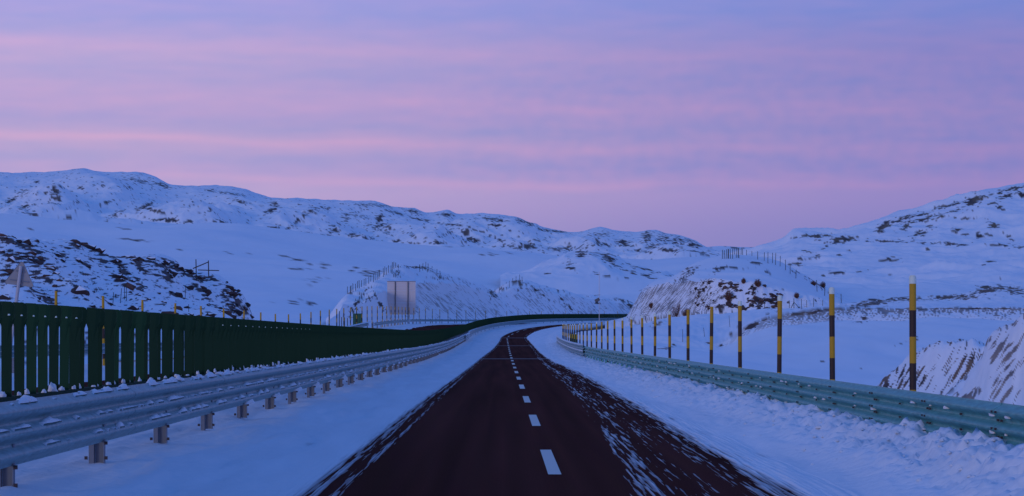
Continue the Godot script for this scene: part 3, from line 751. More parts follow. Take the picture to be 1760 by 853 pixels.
const LEFT_ROCKS := [[10, 412, 14, 6, 10, 0.9], [40, 420, 30, 4, 8, 0.7], [20, 440, 26, 10, 25, 0.72], [60, 432, 18, 4, 5, 0.8], [56, 448, 18, 8, 35, 0.8], [72, 446, 9, 6, 0, 0.9], [60, 470, 9, 10, 60, 0.9], [20, 470, 22, 12, 30, 0.6], [80, 480, 18, 5, 40, 0.72], [72, 508, 26, 7, 30, 0.62], [105, 440, 9, 6, 0, 0.95], [130, 421, 16, 5, 0, 0.95], [165, 430, 22, 5, 16, 0.95], [185, 436, 16, 5, 20, 0.9],
	[140, 452, 12, 5, 20, 0.85], [85, 460, 10, 6, 30, 0.7], [178, 449, 10, 4, 10, 0.8], [202, 452, 9, 6, 25, 0.9], [160, 444, 14, 3, 10, 0.6], [220, 440, 14, 4, 20, 0.95], [235, 450, 14, 8, 40, 0.85], [252, 450, 14, 4, 10, 0.6], [240, 459, 16, 5, 40, 0.8], [213, 470, 12, 6, 30, 0.8], [233, 478, 9, 4, 35, 0.8], [207, 482, 9, 6, 0, 0.85], [220, 492, 9, 4, 20, 0.8], [240, 494, 10, 5, 30, 0.8], [275, 456, 18, 5, 25, 0.9], [300, 460, 18, 7, 30, 0.92], [285, 468, 14, 5, 30, 0.75], [268, 474, 9, 4, 20, 0.7], [290, 480, 10, 4, 30, 0.7],
	[330, 474, 18, 5, 30, 0.9], [350, 478, 14, 5, 20, 0.85], [345, 497, 14, 5, 25, 0.8], [366, 480, 9, 5, 20, 0.8], [352, 510, 10, 4, 40, 0.7], [300, 508, 12, 3, 15, 0.8], [395, 502, 14, 6, 40, 0.92], [408, 520, 9, 8, 55, 0.95], [400, 532, 9, 8, 55, 0.9], [420, 532, 9, 7, 60, 0.9], [385, 510, 9, 4, 20, 0.7], [380, 520, 6, 3, 0, 0.7], [130, 492, 20, 2.5, 35, 0.6], [110, 480, 26, 2, 35, 0.55], [145, 512, 20, 2, 45, 0.6], [50, 500, 12, 4, 10, 0.5], [160, 480, 5, 2, -10, 0.6]]

# ------------------------------------------------------------------ roads
func stations(a: float, b: float, k: float, most: float) -> PackedFloat32Array:
	var r := PackedFloat32Array()
	var s := a
	while s < b:
		r.append(s)
		s += clampf(s * s / 6480.0 * k, 0.08, most)
	r.append(b)
	return r

func thin_snow(h: float, s: float, o: float) -> Color:       # a dusting lets the dark road show through
	return (SNOW * ((0.80 if o < 0.0 else 0.92) + 0.05 * nz_soft.get_noise_2d(o * 1.2, s * 0.1))).lerp(Color(0.10, 0.05, 0.05), 0.9 * smoothstep(0.024, -0.003, h))

func ribbon(offs: PackedFloat32Array, st: PackedFloat32Array, height: Callable, colour: Callable) -> ArrayMesh:
	var nu := offs.size()
	var nv := st.size()
	var p := PackedVector3Array()
	var c := PackedColorArray()
	p.resize(nu * nv)
	c.resize(nu * nv)
	for j in nv:
		for i in nu:
			var y: float = height.call(st[j], offs[i])
			p[j * nu + i] = on_line(st[j], offs[i], y)
			c[j * nu + i] = colour.call(st[j], offs[i], y)
	return grid_mesh(nu, nv, p, c)

func spread(parts: Array) -> PackedFloat32Array:      # [from, to, step] ...
	var r := PackedFloat32Array()
	for q in parts:
		var x: float = q[0]
		while x < q[1] - 1e-4:
			r.append(x)
			x += q[2]
	r.append(parts[-1][1])
	return r

func right_rail_off(s: float) -> float:
	return curve([[0, 4.9], [150, 4.95], [230, 5.45], [330, 7.2], [450, 8.6], [700, 9]], s)

func snow_right(s: float, o: float) -> float:
	var inner := curve([[20, 1.15], [27, 1.3], [52, 1.75], [100, 2.0], [160, 2.3], [250, 2.75], [400, 2.9]], s)
	var outer := curve([[20, 2.62], [27, 2.72], [52, 2.95], [103, 3.15], [160, 2.95], [250, 3.15], [400, 3.3]], s)
	var rail := right_rail_off(s)
	var fine := 0.9 * nz_fine.get_noise_2d((o - s * 0.004) * 12.0, s * 0.12) + 0.9 * nz_fine.get_noise_2d((o - s * 0.006) * 30.0 + 9.0, s * 0.36)
	var patchy := nz_soft.get_noise_2d(o * 2.6 + 30.0, s * 0.05)
	var t := (o - inner) / (outer - inner)
	var a := -0.06
	if t > -0.1:
		# patchy crust by the wheel track, then a dark swept band, then the solid shoulder
		a = curve([[-0.1, -0.04], [0.02, -0.013], [0.12, -0.005], [0.3, -0.004], [0.40, -0.009], [0.75, -0.010], [0.92, -0.003], [1.0, 0.005], [1.2, 0.028], [2.0, 0.055], [5.0, 0.08]], t)
	var crust := smoothstep(outer, outer + 0.5, o)
	var h := a + lerpf(0.022, 0.010, crust) * fine + 0.012 * patchy * (1.0 - crust)
	# ploughed bank against the rail
	var bank := smoothstep(1.55, 0.15, rail - o) * (1.0 - 0.4 * smoothstep(60.0, 130.0, s)) * curve([[20, 1.5], [26, 1.4], [32, 1.2], [45, 1.15], [80, 1.1], [130, 1.0]], s)
	var lump := nz_fine.get_noise_2d(o * 5.5, s * 4.0) * 0.075 + nz_fine.get_noise_2d(o * 13.0, s * 9.0) * 0.045 + nz_soft.get_noise_2d(o * 1.4, s * 0.6) * 0.10
	h += bank * (0.30 + lump)
	h += crust * (1.0 - bank) * (nz_soft.get_noise_2d(o * 1.3, s * 0.14) * 0.035)
	h -= 2.6 * smoothstep(0.55, 5.0, o - rail)
	return road_y(s) + h

func snow_left(s: float, o: float) -> float:
	var edge := curve([[20, -1.86], [27, -1.80], [52, -1.78], [90, -1.65], [160, -1.38], [250, -0.62], [330, -0.2], [420, -0.1], [700, -0.4]], s)
	var d := edge - o           # positive on the snow side
	d *= 1.0 + 0.8 * smoothstep(40.0, 120.0, s)
	var fine := 0.6 * nz_fine.get_noise_2d((o + s * 0.003) * 10.0, s * 0.09) + 0.8 * nz_fine.get_noise_2d(o * 30.0, s * 0.30)
	var a := curve([[-0.45, -0.05], [-0.27, -0.014], [-0.17, 0.001], [-0.08, -0.009], [0.0, -0.004], [0.07, 0.006], [0.12, -0.003], [0.17, 0.012], [0.35, 0.035], [0.8, 0.07], [2.4, 0.19], [3.5, 0.2]], d)
	var h := a + (0.020 - 0.014 * smoothstep(0.1, 0.5, d)) * fine
	h += smoothstep(0.2, 1.0, d) * (nz_soft.get_noise_2d(o * 1.1, s * 0.16) * 0.05 + nz_soft.get_noise_2d(o * 0.7 + 50.0, s * 0.04) * 0.05 + nz_fine.get_noise_2d(o * 3.0, s * 0.35) * 0.022 + nz_fine.get_noise_2d(o * 9.0, s * 1.6) * 0.008)
	return road_y(s) + h

func make_roads() -> void:
	var st := stations(-20.0, 660.0, 2.0, 3.0)
	var dusty := func(s: float, o: float, y: float) -> Color: return thin_snow(y - road_y(s), s, o)
	var white := func(s: float, o: float, _y: float) -> Color: return SNOW * (0.80 + 0.05 * nz_soft.get_noise_2d(o * 1.2, s * 0.1))
	st = PackedFloat32Array()
	var s0 := -20.0
	while s0 < 660.0:
		st.append(s0)
		s0 += 2.5
	var road := struct("road", "dark bare carriageway with dashed white line curving away", ribbon(spread([[-3.6, 4.6, 0.1]]), st,
		func(s: float, _o: float) -> float: return road_y(s),
		func(s: float, o: float, _y: float) -> Color:
			var track := -0.12 * exp(-pow((absf(o + 1.25) - 0.75) / 0.28, 2.0)) - 0.10 * exp(-pow((absf(o - 2.0) - 0.75) / 0.3, 2.0)) + 0.35 * nz_fine.get_noise_2d(o * 2.2, s * 0.02)
			return Color(0.135, 0.038, 0.030) * (1.0 + track + 0.14 * nz_soft.get_noise_2d(o * 0.8, s * 0.03))), M.asphalt)
	for k in 42:
		var a := 12.7 + 14.92 * k
		var mb := MB.new()
		var rows := []
		for q in 5:
			var s := a + 6.0 * q / 4.0
			rows.append(PackedVector3Array([on_line(s, 0.515, road_y(s) + 0.005), on_line(s, 0.665, road_y(s) + 0.005)]))
		mb.sheet(rows)
		put("lane_dash", mb.mesh(), M.paint, road)
	for s in [158.0, 250.0, 330.0]:
		var mb := MB.new()
		var rows := []
		for q in 3:
			var r := PackedVector3Array()
			for o in [-2.4, -0.8, 0.48, 0.7, 1.8, 3.5]: r.append(on_line(s + q * 1.5, o, road_y(s + q * 1.5) + 0.007))
			rows.append(r)
		mb.sheet(rows)
		put("frosted_joint", mb.mesh(), M.joint, road)
	var sn := stations(14.0, 660.0, 0.8, 1.4)
	struct("right_shoulder", "ploughed snow shoulder and lumpy bank along the valley guardrail", ribbon(spread([[0.9, 3.4, 0.013], [3.4, 6.4, 0.045], [6.4, 12.0, 0.4]]), sn, snow_right, dusty), M.near_snow)
	struct("left_shoulder", "smooth snow shoulder in front of the green fence", ribbon(spread([[-5.2, -2.3, 0.05], [-2.3, -0.1, 0.014]]), sn, snow_left, dusty), M.near_snow)
	# the opposite carriageway
	var sm := stations(10.0, 660.0, 2.0, 2.5)
	var asph := struct("opposite_road", "snow edged opposite carriageway behind the green fence", ribbon(spread([[-12.8, -6.0, 0.4]]), st,
		func(s: float, o: float) -> float: return lerpf(road_y(s), other_y(s), smoothstep(-5.0, -11.0, o)),
		func(s: float, o: float, _y: float) -> Color: return Color(0.135, 0.038, 0.030) * (1.0 + 0.14 * nz_soft.get_noise_2d(o, s * 0.03))), M.asphalt)
	tag(asph, "", "", "", "structure")
	var verge := func(s: float, o: float) -> float:
		var b := lerpf(road_y(s), other_y(s), smoothstep(-5.0, -11.0, o))
		var fine := nz_fine.get_noise_2d(o * 4.0, s * 0.08)
		var d := maxf(-10.2 - o, o + 7.3)
		return b + curve([[-1.6, -0.08], [-0.4, -0.03], [0, 0.0], [0.5, 0.05], [2.0, 0.12], [4.0, 0.12]], d) + 0.03 * fine - 2.8 * smoothstep(-14.0, -19.0, o)
	struct("opposite_shoulder", "snow shoulders and outer bank of the opposite carriageway", ribbon(spread([[-20.0, -14.0, 0.6], [-14.0, -5.0, 0.15]]), sm, verge, white), M.snow_rock)

# ------------------------------------------------------------------ guardrails
func beam_profile(waves: int, height: float, depth: float) -> PackedVector2Array:      # x towards the road, y up from the lower edge
	var r := PackedVector2Array()
	var n := waves * 8
	for k in n + 1:
		var y := height * k / n
		var w := cos(TAU * waves * k / n)
		r.append(Vector2(depth * (0.5 - 0.5 * signf(w) * pow(absf(w), 0.6)), y))
	return r

func beam_panel(prof: PackedVector2Array, a: float, b: float, off: Callable, side: float, base: Callable, out := 0.0) -> ArrayMesh:
	var mb := MB.new()
	var n := maxi(2, int((b - a) / 4.0) + 1)
	var rows := []
	for q in n:
		var s := lerpf(a, b, q / float(n - 1))
		var r := PackedVector3Array()
		for w in prof: r.append(on_line(s, off.call(s) - side * (w.x + out), base.call(s) + w.y))
		rows.append(r)
	mb.sheet(rows)
	# folded ends, so that a panel's edge shows its thickness
	var back := []
	for r in rows:
		var t := PackedVector3Array()
		for w in r: t.append(w + Vector3(side * 0.006, 0, 0))
		back.append(t)
	mb.sheet(back)
	for e in [0, rows.size() - 1]:
		for i in prof.size() - 1: mb.quad(rows[e][i], rows[e][i + 1], back[e][i + 1], back[e][i])
	return mb.mesh()

func lump(mb: MB, at: Vector3, r: Vector3, seed_: float) -> void:       # an irregular clump of snow, flat underneath
	var rows := []
	for j in 6:
		var el := PI * 0.5 * j / 5.0
		var row := PackedVector3Array()
		for i in 13:
			var az := TAU * (i % 12) / 12.0
			var d := Vector3(cos(az) * cos(el), sin(el), sin(az) * cos(el))
			var k := 1.0 + 0.5 * nz_soft.get_noise_3d(d.x * 0.9 + seed_, d.y * 0.9, d.z * 0.9) + 0.18 * nz_fine.get_noise_3d(d.x * 2.5 + seed_, d.y * 2.5, d.z * 2.5)
			row.append(at + d * r * k)
		rows.append(row)
	mb.sheet(rows)

func make_left_side() -> void:
	var s_from := 19.0
	var off := func(_s: float) -> float: return -4.3
	var prof := beam_profile(3, 0.57, 0.09)
	var rail := thing("guardrail", "frosted pale blue three ridged guardrail below the green fence", "guardrail", on_line(24, -4.3, 0))
	rail.position = Vector3.ZERO
	var base := func(s: float) -> float: return road_y(s) + 0.43
	var a := 10.0
	while a < 286.0:
		var out := 0.0 if int(a / 4.5) % 2 else 0.004
		put("rail_panel", beam_panel(prof, a, a + 4.62, off, -1.0, base, out), M.frosted, rail)
		a += 4.5
	# posts with bolted spacer plates
	var pm := MB.new(); pm.box(Vector3(0, 0.45, 0), Vector3(0.055, 0.95, 0.13))
	var plate := MB.new(); plate.box(Vector3(0.085, 0.36, 0.0), Vector3(0.10, 0.42, 0.012)); plate.box(Vector3(0.135, 0.36, 0.035), Vector3(0.012, 0.42, 0.08))
	var head := MB.new(); head.box(Vector3.ZERO, Vector3(0.03, 0.035, 0.035)); 
	var pmesh := pm.mesh()
	var plmesh := plate.mesh()
	var bmesh := head.mesh()
	a = 26.3 - 4.87 * 2
	while a < 285.0:
		var at := Transform3D(Basis(), on_line(a, -4.42, road_y(a) + 0.05))
		var post := put("post", pmesh, M.galv, rail, at)
		put("spacer_plate", plmesh, M.galv, post)
		for q in [[-0.055, 0.24], [-0.055, 0.40], [0.16, 0.24], [0.16, 0.40]]:
			put("bolt", bmesh, M.bolt, post, Transform3D(Basis(), Vector3(q[0], q[1] - 0.03, 0.07)))
		a += 4.87
	# snow caught on and in the rail
	var mb := MB.new()
	mb.col = Color.WHITE
	for q in [[-4.30, 0.985, 0.055, 0.05, -0.06, 3.0], [-4.245, 0.775, 0.05, 0.035, -0.02, 17.0], [-4.245, 0.585, 0.05, 0.045, -0.06, 31.0]]:
		var rows := []
		s_from = 19.0
		while s_from < 284.0:
			var f := s_from
			var th: float = nz_soft.get_noise_2d(f * 0.8, q[5]) * 0.9 + nz_fine.get_noise_2d(f * 2.6, q[5] + 5.0) * 0.5 - q[4]
			th = clampf(th, -0.25, 0.75)
			var hgt: float = q[3] * th * 1.9
			var wid: float = q[2] * (0.55 + 0.6 * maxf(th, 0.0))
			var row := PackedVector3Array()
			for k in 7:
				var an := PI * k / 6.0
				var rough := 1.0 + 0.35 * nz_fine.get_noise_2d(f * 6.0 + k * 3.1, q[5])
				row.append(on_line(f, q[0] + wid * cos(an), road_y(f) + q[1] - 0.012 + maxf(-0.03, hgt * rough) * sin(an) - (0.03 if th < 0.0 else 0.0)))
			rows.append(row)
			s_from += clampf(f * f / 22000.0, 0.04, 0.5)
		mb.sheet(rows)
	a = 22.0
	while a < 120.0:
		var y := road_y(a)
		if rng.randf() < 0.5:
			var w := rng.randf_range(0.04, 0.085)
			lump(mb, on_line(a, -4.30, y + 0.985), Vector3(w * 0.8, w * rng.randf_range(0.4, 0.8), w * rng.randf_range(1.2, 2.6)), a)
		a += rng.randf_range(0.6, 1.8) * maxf(1.0, a / 60.0)
	a = 26.3 - 4.87
	while a < 280.0:
		if a > 40.0: lump(mb, on_line(a, -4.27, road_y(a) + 0.44), Vector3(0.1, rng.randf_range(0.05, 0.12), 0.5), a)
		a += 4.87
	tag(put("rail_snow", mb.mesh(), M.snow), "clumps of snow caught on the frosted guardrail", "snow", "", "stuff")

	# --- the green anti-glare fence
	var fence := thing("anti_glare_fence", "dark green fence of upright slats between the carriageways", "fence")
	var fo := -4.8
	a = 14.0
	var bm := MB.new()
	while a < 640.0:
		var b := a + 8.0
		for q in [[0.86, 0.11]]:
			var p0 := on_line(a, fo, fence_y(a) + q[0])
			var p1 := on_line(b, fo, fence_y(b) + q[0])
			var d := p1 - p0
			bm.box((p0 + p1) * 0.5, Vector3(0.09, q[1], d.length() + 0.01), Basis.looking_at(d))
		a = b
	put("base_beam", bm.mesh(), M.green, fence)
	a = 26.25 - 4.87 * 2
	var leg := MB.new()
	leg.box(Vector3(0.1, 0.72, 0), Vector3(0.28, 0.3, 0.06))
	var legm := leg.mesh()
	while a < 330.0:
		put("bracket", legm, M.galv, fence, Transform3D(road_turn(a), on_line(a, fo, fence_y(a) - 0.05)))
		a += 4.87
	var meshes := [slat(0.0, 0.0), slat(0.02, 0.4), slat(-0.02, 0.9)]
	var rest := MB.new()
	var heap := MB.new()
	var dots := MB.new()
	a = 12.48
	var count := 0
	while a < 640.0:
		var step := 0.62 if a < 26.8 else 1.24
		for half in ([0.0] if a < 26.8 else ([0.0, 0.33] if a < 40.0 else [0.0, 0.58])):
			var s: float = a + half
			var turn := road_turn(s) * Basis(Vector3.UP, rng.randf_range(-0.06, 0.06) + 0.12) * Basis(Vector3.BACK, rng.randf_range(-0.006, 0.006))
			if a < 26.8: turn = turn * Basis.from_scale(Vector3(0.90, 1, 1))
			var at := Transform3D(turn, on_line(s, fo, fence_y(s) + 0.915))
			if count < 300:
				put("slat", meshes[rng.randi() % 3], M.green_light if count < 34 and rng.randf() < 0.35 else M.green, fence, at)
			else:
				rest.box(at * Vector3(0, 0.46, 0), Vector3(0.15, 0.92, 0.03), turn)
			count += 1
			if s < 90.0:
				var w := rng.randf_range(0.02, 0.045)
				lump(heap, on_line(s - 0.1, fo + rng.randf_range(-0.03, 0.03), fence_y(s) + 0.912), Vector3(w, w * rng.randf_range(0.8, 2.2), w * 2.0), s)
		if a < 60.0: lump(dots, on_line(a + 0.5, fo + 0.045, fence_y(a) + 1.70), Vector3(0.011, 0.014, 0.011), a)
		a += step
	tag(put("far_slats", rest.mesh(), M.green, fence), "", "", "", "stuff")
	var hm := put("fence_snow", heap.mesh(), M.snow)
	tag(hm, "little heaps of snow at the foot of the green slats", "snow", "", "stuff")
	var cap := put("fastening", dots.mesh(), M.cap, fence)
	tag(cap, "", "", "", "stuff")

	# --- the rail that goes on round the curve
	var far := thing("guardrail", "pale guardrail running round the curve under the distant fence", "guardrail")
	a = 276.0
	while a < 640.0:
		put("rail_panel", beam_panel(prof, a, a + 8.2, func(s: float) -> float: return -4.15 if s < 290.0 else -4.3, -1.0, base, 0.0), M.frosted, far)
		a += 8.0
	a = 276.0
	while a < 500.0:
		put("post", pmesh, M.galv, far, Transform3D(road_turn(a), on_line(a, -4.3, road_y(a) + 0.05)))
		a += 8.0
	var cap_snow := MB.new()
	for q in [0.52, 0.70, 0.88, 1.0]:
		var rows := []
		for k in 12:
			var s := 268.0 + k * 3.0
			rows.append(PackedVector3Array([on_line(s, -4.02, road_y(s) + q - 0.02), on_line(s, -4.05, road_y(s) + q + 0.03), on_line(s, -4.18, road_y(s) + q + 0.035)]))
		if q < 0.95 or true: cap_snow.sheet(rows)
	var cs := put("rail_snow", cap_snow.mesh(), M.snow)
	tag(cs, "ridges of snow lying on the overlapping rail ends", "snow", "", "stuff")

func fence_y(s: float) -> float:
	return road_y(s) + curve([[20, 0.07], [80, 0.02], [140, 0.02], [250, 0.2], [330, 0.1], [420, 0.05], [700, 0]], s)

func slat(bend: float, cut: float) -> ArrayMesh:     # an upright board with a wide head, one corner rounded
	var out := PackedVector2Array([Vector2(-0.058, 0), Vector2(0.054, 0), Vector2(0.058, 0.72), Vector2(0.085, 0.76), Vector2(0.09, 0.87 - cut * 0.02), Vector2(0.075, 0.905), Vector2(0.045, 0.92), Vector2(-0.07, 0.925), Vector2(-0.076, 0.74), Vector2(-0.058, 0.70)])
	var mb := MB.new()
	var mid := Vector2(0, 0.5)
	var n := out.size()
	var z := func(p: Vector2) -> float: return bend * p.y + 0.012 * sin(p.x * 30.0)
	for side in [1, -1]:
		for k in n:
			var a := out[k]
			var b := out[(k + 1) % n]
			var q := [Vector3(mid.x, mid.y, z.call(mid) + side * 0.012), Vector3(a.x, a.y, z.call(a) + side * 0.012), Vector3(b.x, b.y, z.call(b) + side * 0.012)]
			if side > 0: mb.tri(q[0], q[2], q[1])
			else: mb.tri(q[0], q[1], q[2])
	for k in n:
		var a := out[k]
		var b := out[(k + 1) % n]
		mb.quad(Vector3(a.x, a.y, z.call(a) + 0.012), Vector3(b.x, b.y, z.call(b) + 0.012), Vector3(b.x, b.y, z.call(b) - 0.012), Vector3(a.x, a.y, z.call(a) - 0.012))
	return mb.mesh()

const NTH := ["nearest", "second nearest", "third nearest", "fourth nearest", "fifth nearest", "sixth nearest", "seventh nearest", "eighth nearest", "ninth nearest", "tenth nearest", "eleventh nearest", "twelfth nearest", "thirteenth nearest", "fourteenth nearest", "fifteenth nearest", "sixteenth nearest", "seventeenth nearest", "eighteenth nearest", "nineteenth nearest", "twentieth nearest"]

func nth(k: int) -> String:
	var tens := ["", "", "twenty", "thirty", "forty", "fifty"]
	var ones := ["", "first", "second", "third", "fourth", "fifth", "sixth", "seventh", "eighth", "ninth"]
	if k < 20: return NTH[k]
	var v := k + 1
	if v % 10 == 0: return "%s nearest" % {30: "thirtieth", 40: "fortieth", 50: "fiftieth"}[v]
	return "%s-%s nearest" % [tens[v / 10], ones[v % 10]]

var pole_meshes := {}

func snow_pole(label: String, group: String, at: Vector3, lean: Vector2, white_cap := true) -> Node3D:
	var t := thing("snow_pole", label, "snow pole", at, group)
	t.rotation = Vector3(lean.x, 0, lean.y)
	if pole_meshes.is_empty():
		var y := 2.22
		var k := 0
		var edges := []
		while y > -0.3:
			edges.append([y, maxf(y - 0.33, -0.35)])
			y -= 0.33
		for e in edges:
			var mb := MB.new()
			mb.tube(Vector3(0, e[1], 0), Vector3(0, e[0], 0), 0.043, 0.043, 12, false)
			pole_meshes[k] = mb.mesh()
			k += 1
		var cap := MB.new()
		cap.tube(Vector3(0, 2.22, 0), Vector3(0, 2.30, 0), 0.046, 0.046, 12, false)
		cap.tube(Vector3(0, 2.30, 0), Vector3(0, 2.325, 0), 0.046, 0.03, 12, true)
		pole_meshes["cap"] = cap.mesh()
		var knob := MB.new()
		knob.tube(Vector3(0, 2.22, 0), Vector3(0, 2.23, 0), 0.043, 0.02, 12, true)
		knob.tube(Vector3(0, 2.23, 0), Vector3(0, 2.29, 0), 0.04, 0.045, 10, true)
		pole_meshes["knob"] = knob.mesh()
	for k in pole_meshes.size() - 2:
		put("yellow_band" if k % 2 == 0 else "black_band", pole_meshes[k], M.yellow if k % 2 == 0 else M.black, t)
	if white_cap: put("white_cap", pole_meshes.cap, M.cap, t)
	else: put("cap", pole_meshes.knob, M.yellow, t)
	return t

# ------------------------------------------------------------------ right side
func make_right_side() -> void:
	var rail := thing("guardrail", "teal three ridged guardrail half buried in the ploughed bank", "guardrail")
	var prof := beam_profile(3, 0.506, 0.085)
	var base := func(s: float) -> float: return road_y(s) + 0.405
	var a := 8.0
	var bolts := MB.new()
	while a < 150.0:
		var out := 0.0 if int(a / 4.0) % 2 else 0.005
		put("rail_panel", beam_panel(prof, a, a + 4.15, right_rail_off, 1.0, base, out), M.teal, rail)
		for q in [0.085, 0.17, 0.255, 0.335, 0.42]:
			for d in [-0.12, 0.05, 2.0]:
				if d > 1.0 and q != 0.17 and q != 0.335: continue
				bolts.box(on_line(a + d, right_rail_off(a) - (0.09 if absf(fmod(q, 0.168) - 0.084) < 0.03 else 0.03), base.call(a) + q), Vector3(0.02, 0.022, 0.05))
		a += 4.0
	tag(put("bolts", bolts.mesh(), M.bolt, rail), "", "", "", "stuff")
	var pm := MB.new()
	pm.tube(Vector3(0, -0.6, 0), Vector3(0, 0.85, 0), 0.055, 0.055, 10)
	var pmesh := pm.mesh()
	a = 10.0
	while a < 152.0:
		put("post", pmesh, M.teal, rail, Transform3D(Basis(), on_line(a, right_rail_off(a) + 0.06, road_y(a))))
		a += 4.0
	var mb := MB.new()
	a = 20.0
	while a < 145.0:
		if rng.randf() < 0.75:
			for q in [0.085, 0.25, 0.42]:
				if rng.randf() < 0.42:
					var sz := rng.randf_range(0.02, 0.055)
					lump(mb, on_line(a + rng.randf_range(-0.1, 0.1), right_rail_off(a) - 0.05, base.call(a) + q - 0.05), Vector3(sz * 0.8, sz * rng.randf_range(0.6, 1.4), sz * rng.randf_range(1.0, 3.5)), a)
		a += rng.randf_range(0.5, 1.3)
	tag(put("rail_snow", mb.mesh(), M.snow), "small snow splashes stuck to the teal guardrail", "snow", "", "stuff")
	# loose lumps of snow on the bank
	var lm := MB.new()
	for k in 700:
		var s := rng.randf_range(19.0, 90.0)
		var o := right_rail_off(s) - 0.1 - absf(rng.randfn(0.0, 0.55))
		var r := rng.randf_range(0.010, 0.032) * (1.5 if rng.randf() < 0.08 else 1.0)
		lump(lm, on_line(s, o, snow_right(s, o) - r * 0.45), Vector3(r, r * 0.8, r * rng.randf_range(0.9, 2.0)), s)
	tag(put("snow_lumps", lm.mesh(), M.snow), "loose lumps of ploughed snow on the bank beside the teal guardrail", "snow", "", "stuff")
	# the two ridged rail beyond
	var up := thing("guardrail", "snow topped double rail between the striped poles and the curve", "guardrail")
	var prof2 := beam_profile(2, 0.31, 0.08)
	a = 146.0
	while a < 262.0:
		for q in [0.30, 0.66]:
			put("rail_panel", beam_panel(prof2, a, a + 4.1, right_rail_off, 1.0, func(s: float) -> float: return road_y(s) + q, 0.08), M.frosted, up)
		put("post", pmesh, M.galv, up, Transform3D(Basis(), on_line(a, right_rail_off(a) + 0.02, road_y(a))))
		a += 4.0
	var cap := MB.new()
	for q in [0.61, 0.97]:
		var rows := []
		for k in 30:
			var s := 146.0 + k * 4.0
			var o := right_rail_off(s)
			rows.append(PackedVector3Array([on_line(s, o - 0.17, road_y(s) + q - 0.02), on_line(s, o - 0.15, road_y(s) + q + 0.06), on_line(s, o + 0.02, road_y(s) + q + 0.05)]))
		cap.sheet(rows)
	tag(put("rail_snow", cap.mesh(), M.snow), "snow caps along the double rail before the curve", "snow", "", "stuff")

	# --- striped snow poles
	for k in 28:
		var s := 30.4 + 7.4 * k 
		var o := right_rail_off(s) + 0.2
		snow_pole("black and yellow snow pole behind the valley guardrail, %s to the camera" % nth(k), "striped poles along the valley guardrail",
			on_line(s, o, road_y(s)), Vector2(rng.randf_range(-0.012, 0.012), rng.randf_range(-0.009, 0.009)), k < 4 or rng.randf() < 0.7)
	# green cabinet by the curve
	var box := thing("cabinet", "small green roadside cabinet behind the double rail at the curve", "cabinet", on_line(238.0, 6.9, road_y(238.0) - 0.3))
	cabinet(box, 0.62, 1.55, 0.5)

func cabinet(parent: Node3D, w: float, h: float, d: float) -> void:
	var b := MB.new()
	b.box(Vector3(0, h * 0.5, 0), Vector3(w, h, d))
	put("body", b.mesh(), M.green_box, parent)
	var roof := MB.new()
	roof.box(Vector3(0, h + 0.02, 0), Vector3(w + 0.08, 0.04, d + 0.08))
	put("lid", roof.mesh(), M.green_box, parent)
	for k in 5:
		var rib := MB.new()
		rib.box(Vector3((k - 2) * w / 5.0, h * 0.5, d * 0.5 + 0.008), Vector3(0.03, h * 0.92, 0.016))
		put("rib", rib.mesh(), M.green, parent)

# ------------------------------------------------------------------ far and beside
func rod(a: Vector3, b: Vector3, r: float, sides := 5) -> ArrayMesh:
	var mb := MB.new()
	mb.tube(a, b, r, r * 0.9, sides)
	return mb.mesh()

func wire_fence(label: String, hill: String, posts: Array, r: float) -> void:     # posts: [bearing, foot, top]
	var first := on_patch(hill, posts[0][0], posts[0][1])
	var t := thing("wire_fence", label, "fence", first)
	var tops: Array[Vector3] = []
	for q in posts:
		var b := on_patch(hill, q[0], q[1])
		var h: float = (q[1] - q[2]) / FOC * -b.z
		var lean := Vector3(rng.randf_range(-0.06, 0.06) * h, 0, 0)
		put("post", rod(b - first - Vector3(0, 0.4, 0), b - first + Vector3(0, h, 0) + lean, r), M.stake, t)
		tops.append(b - first + Vector3(0, h * 0.85, 0) + lean)
		tops.append(b - first + Vector3(0, h * 0.45, 0) + lean * 0.5)
	var mb := MB.new()
	for k in range(0, tops.size() - 2, 2):
		mb.tube(tops[k], tops[k + 2], 0.006, 0.006, 3, false)
		mb.tube(tops[k + 1], tops[k + 3], 0.006, 0.006, 3, false)
	put("wire", mb.mesh(), M.stake, t)

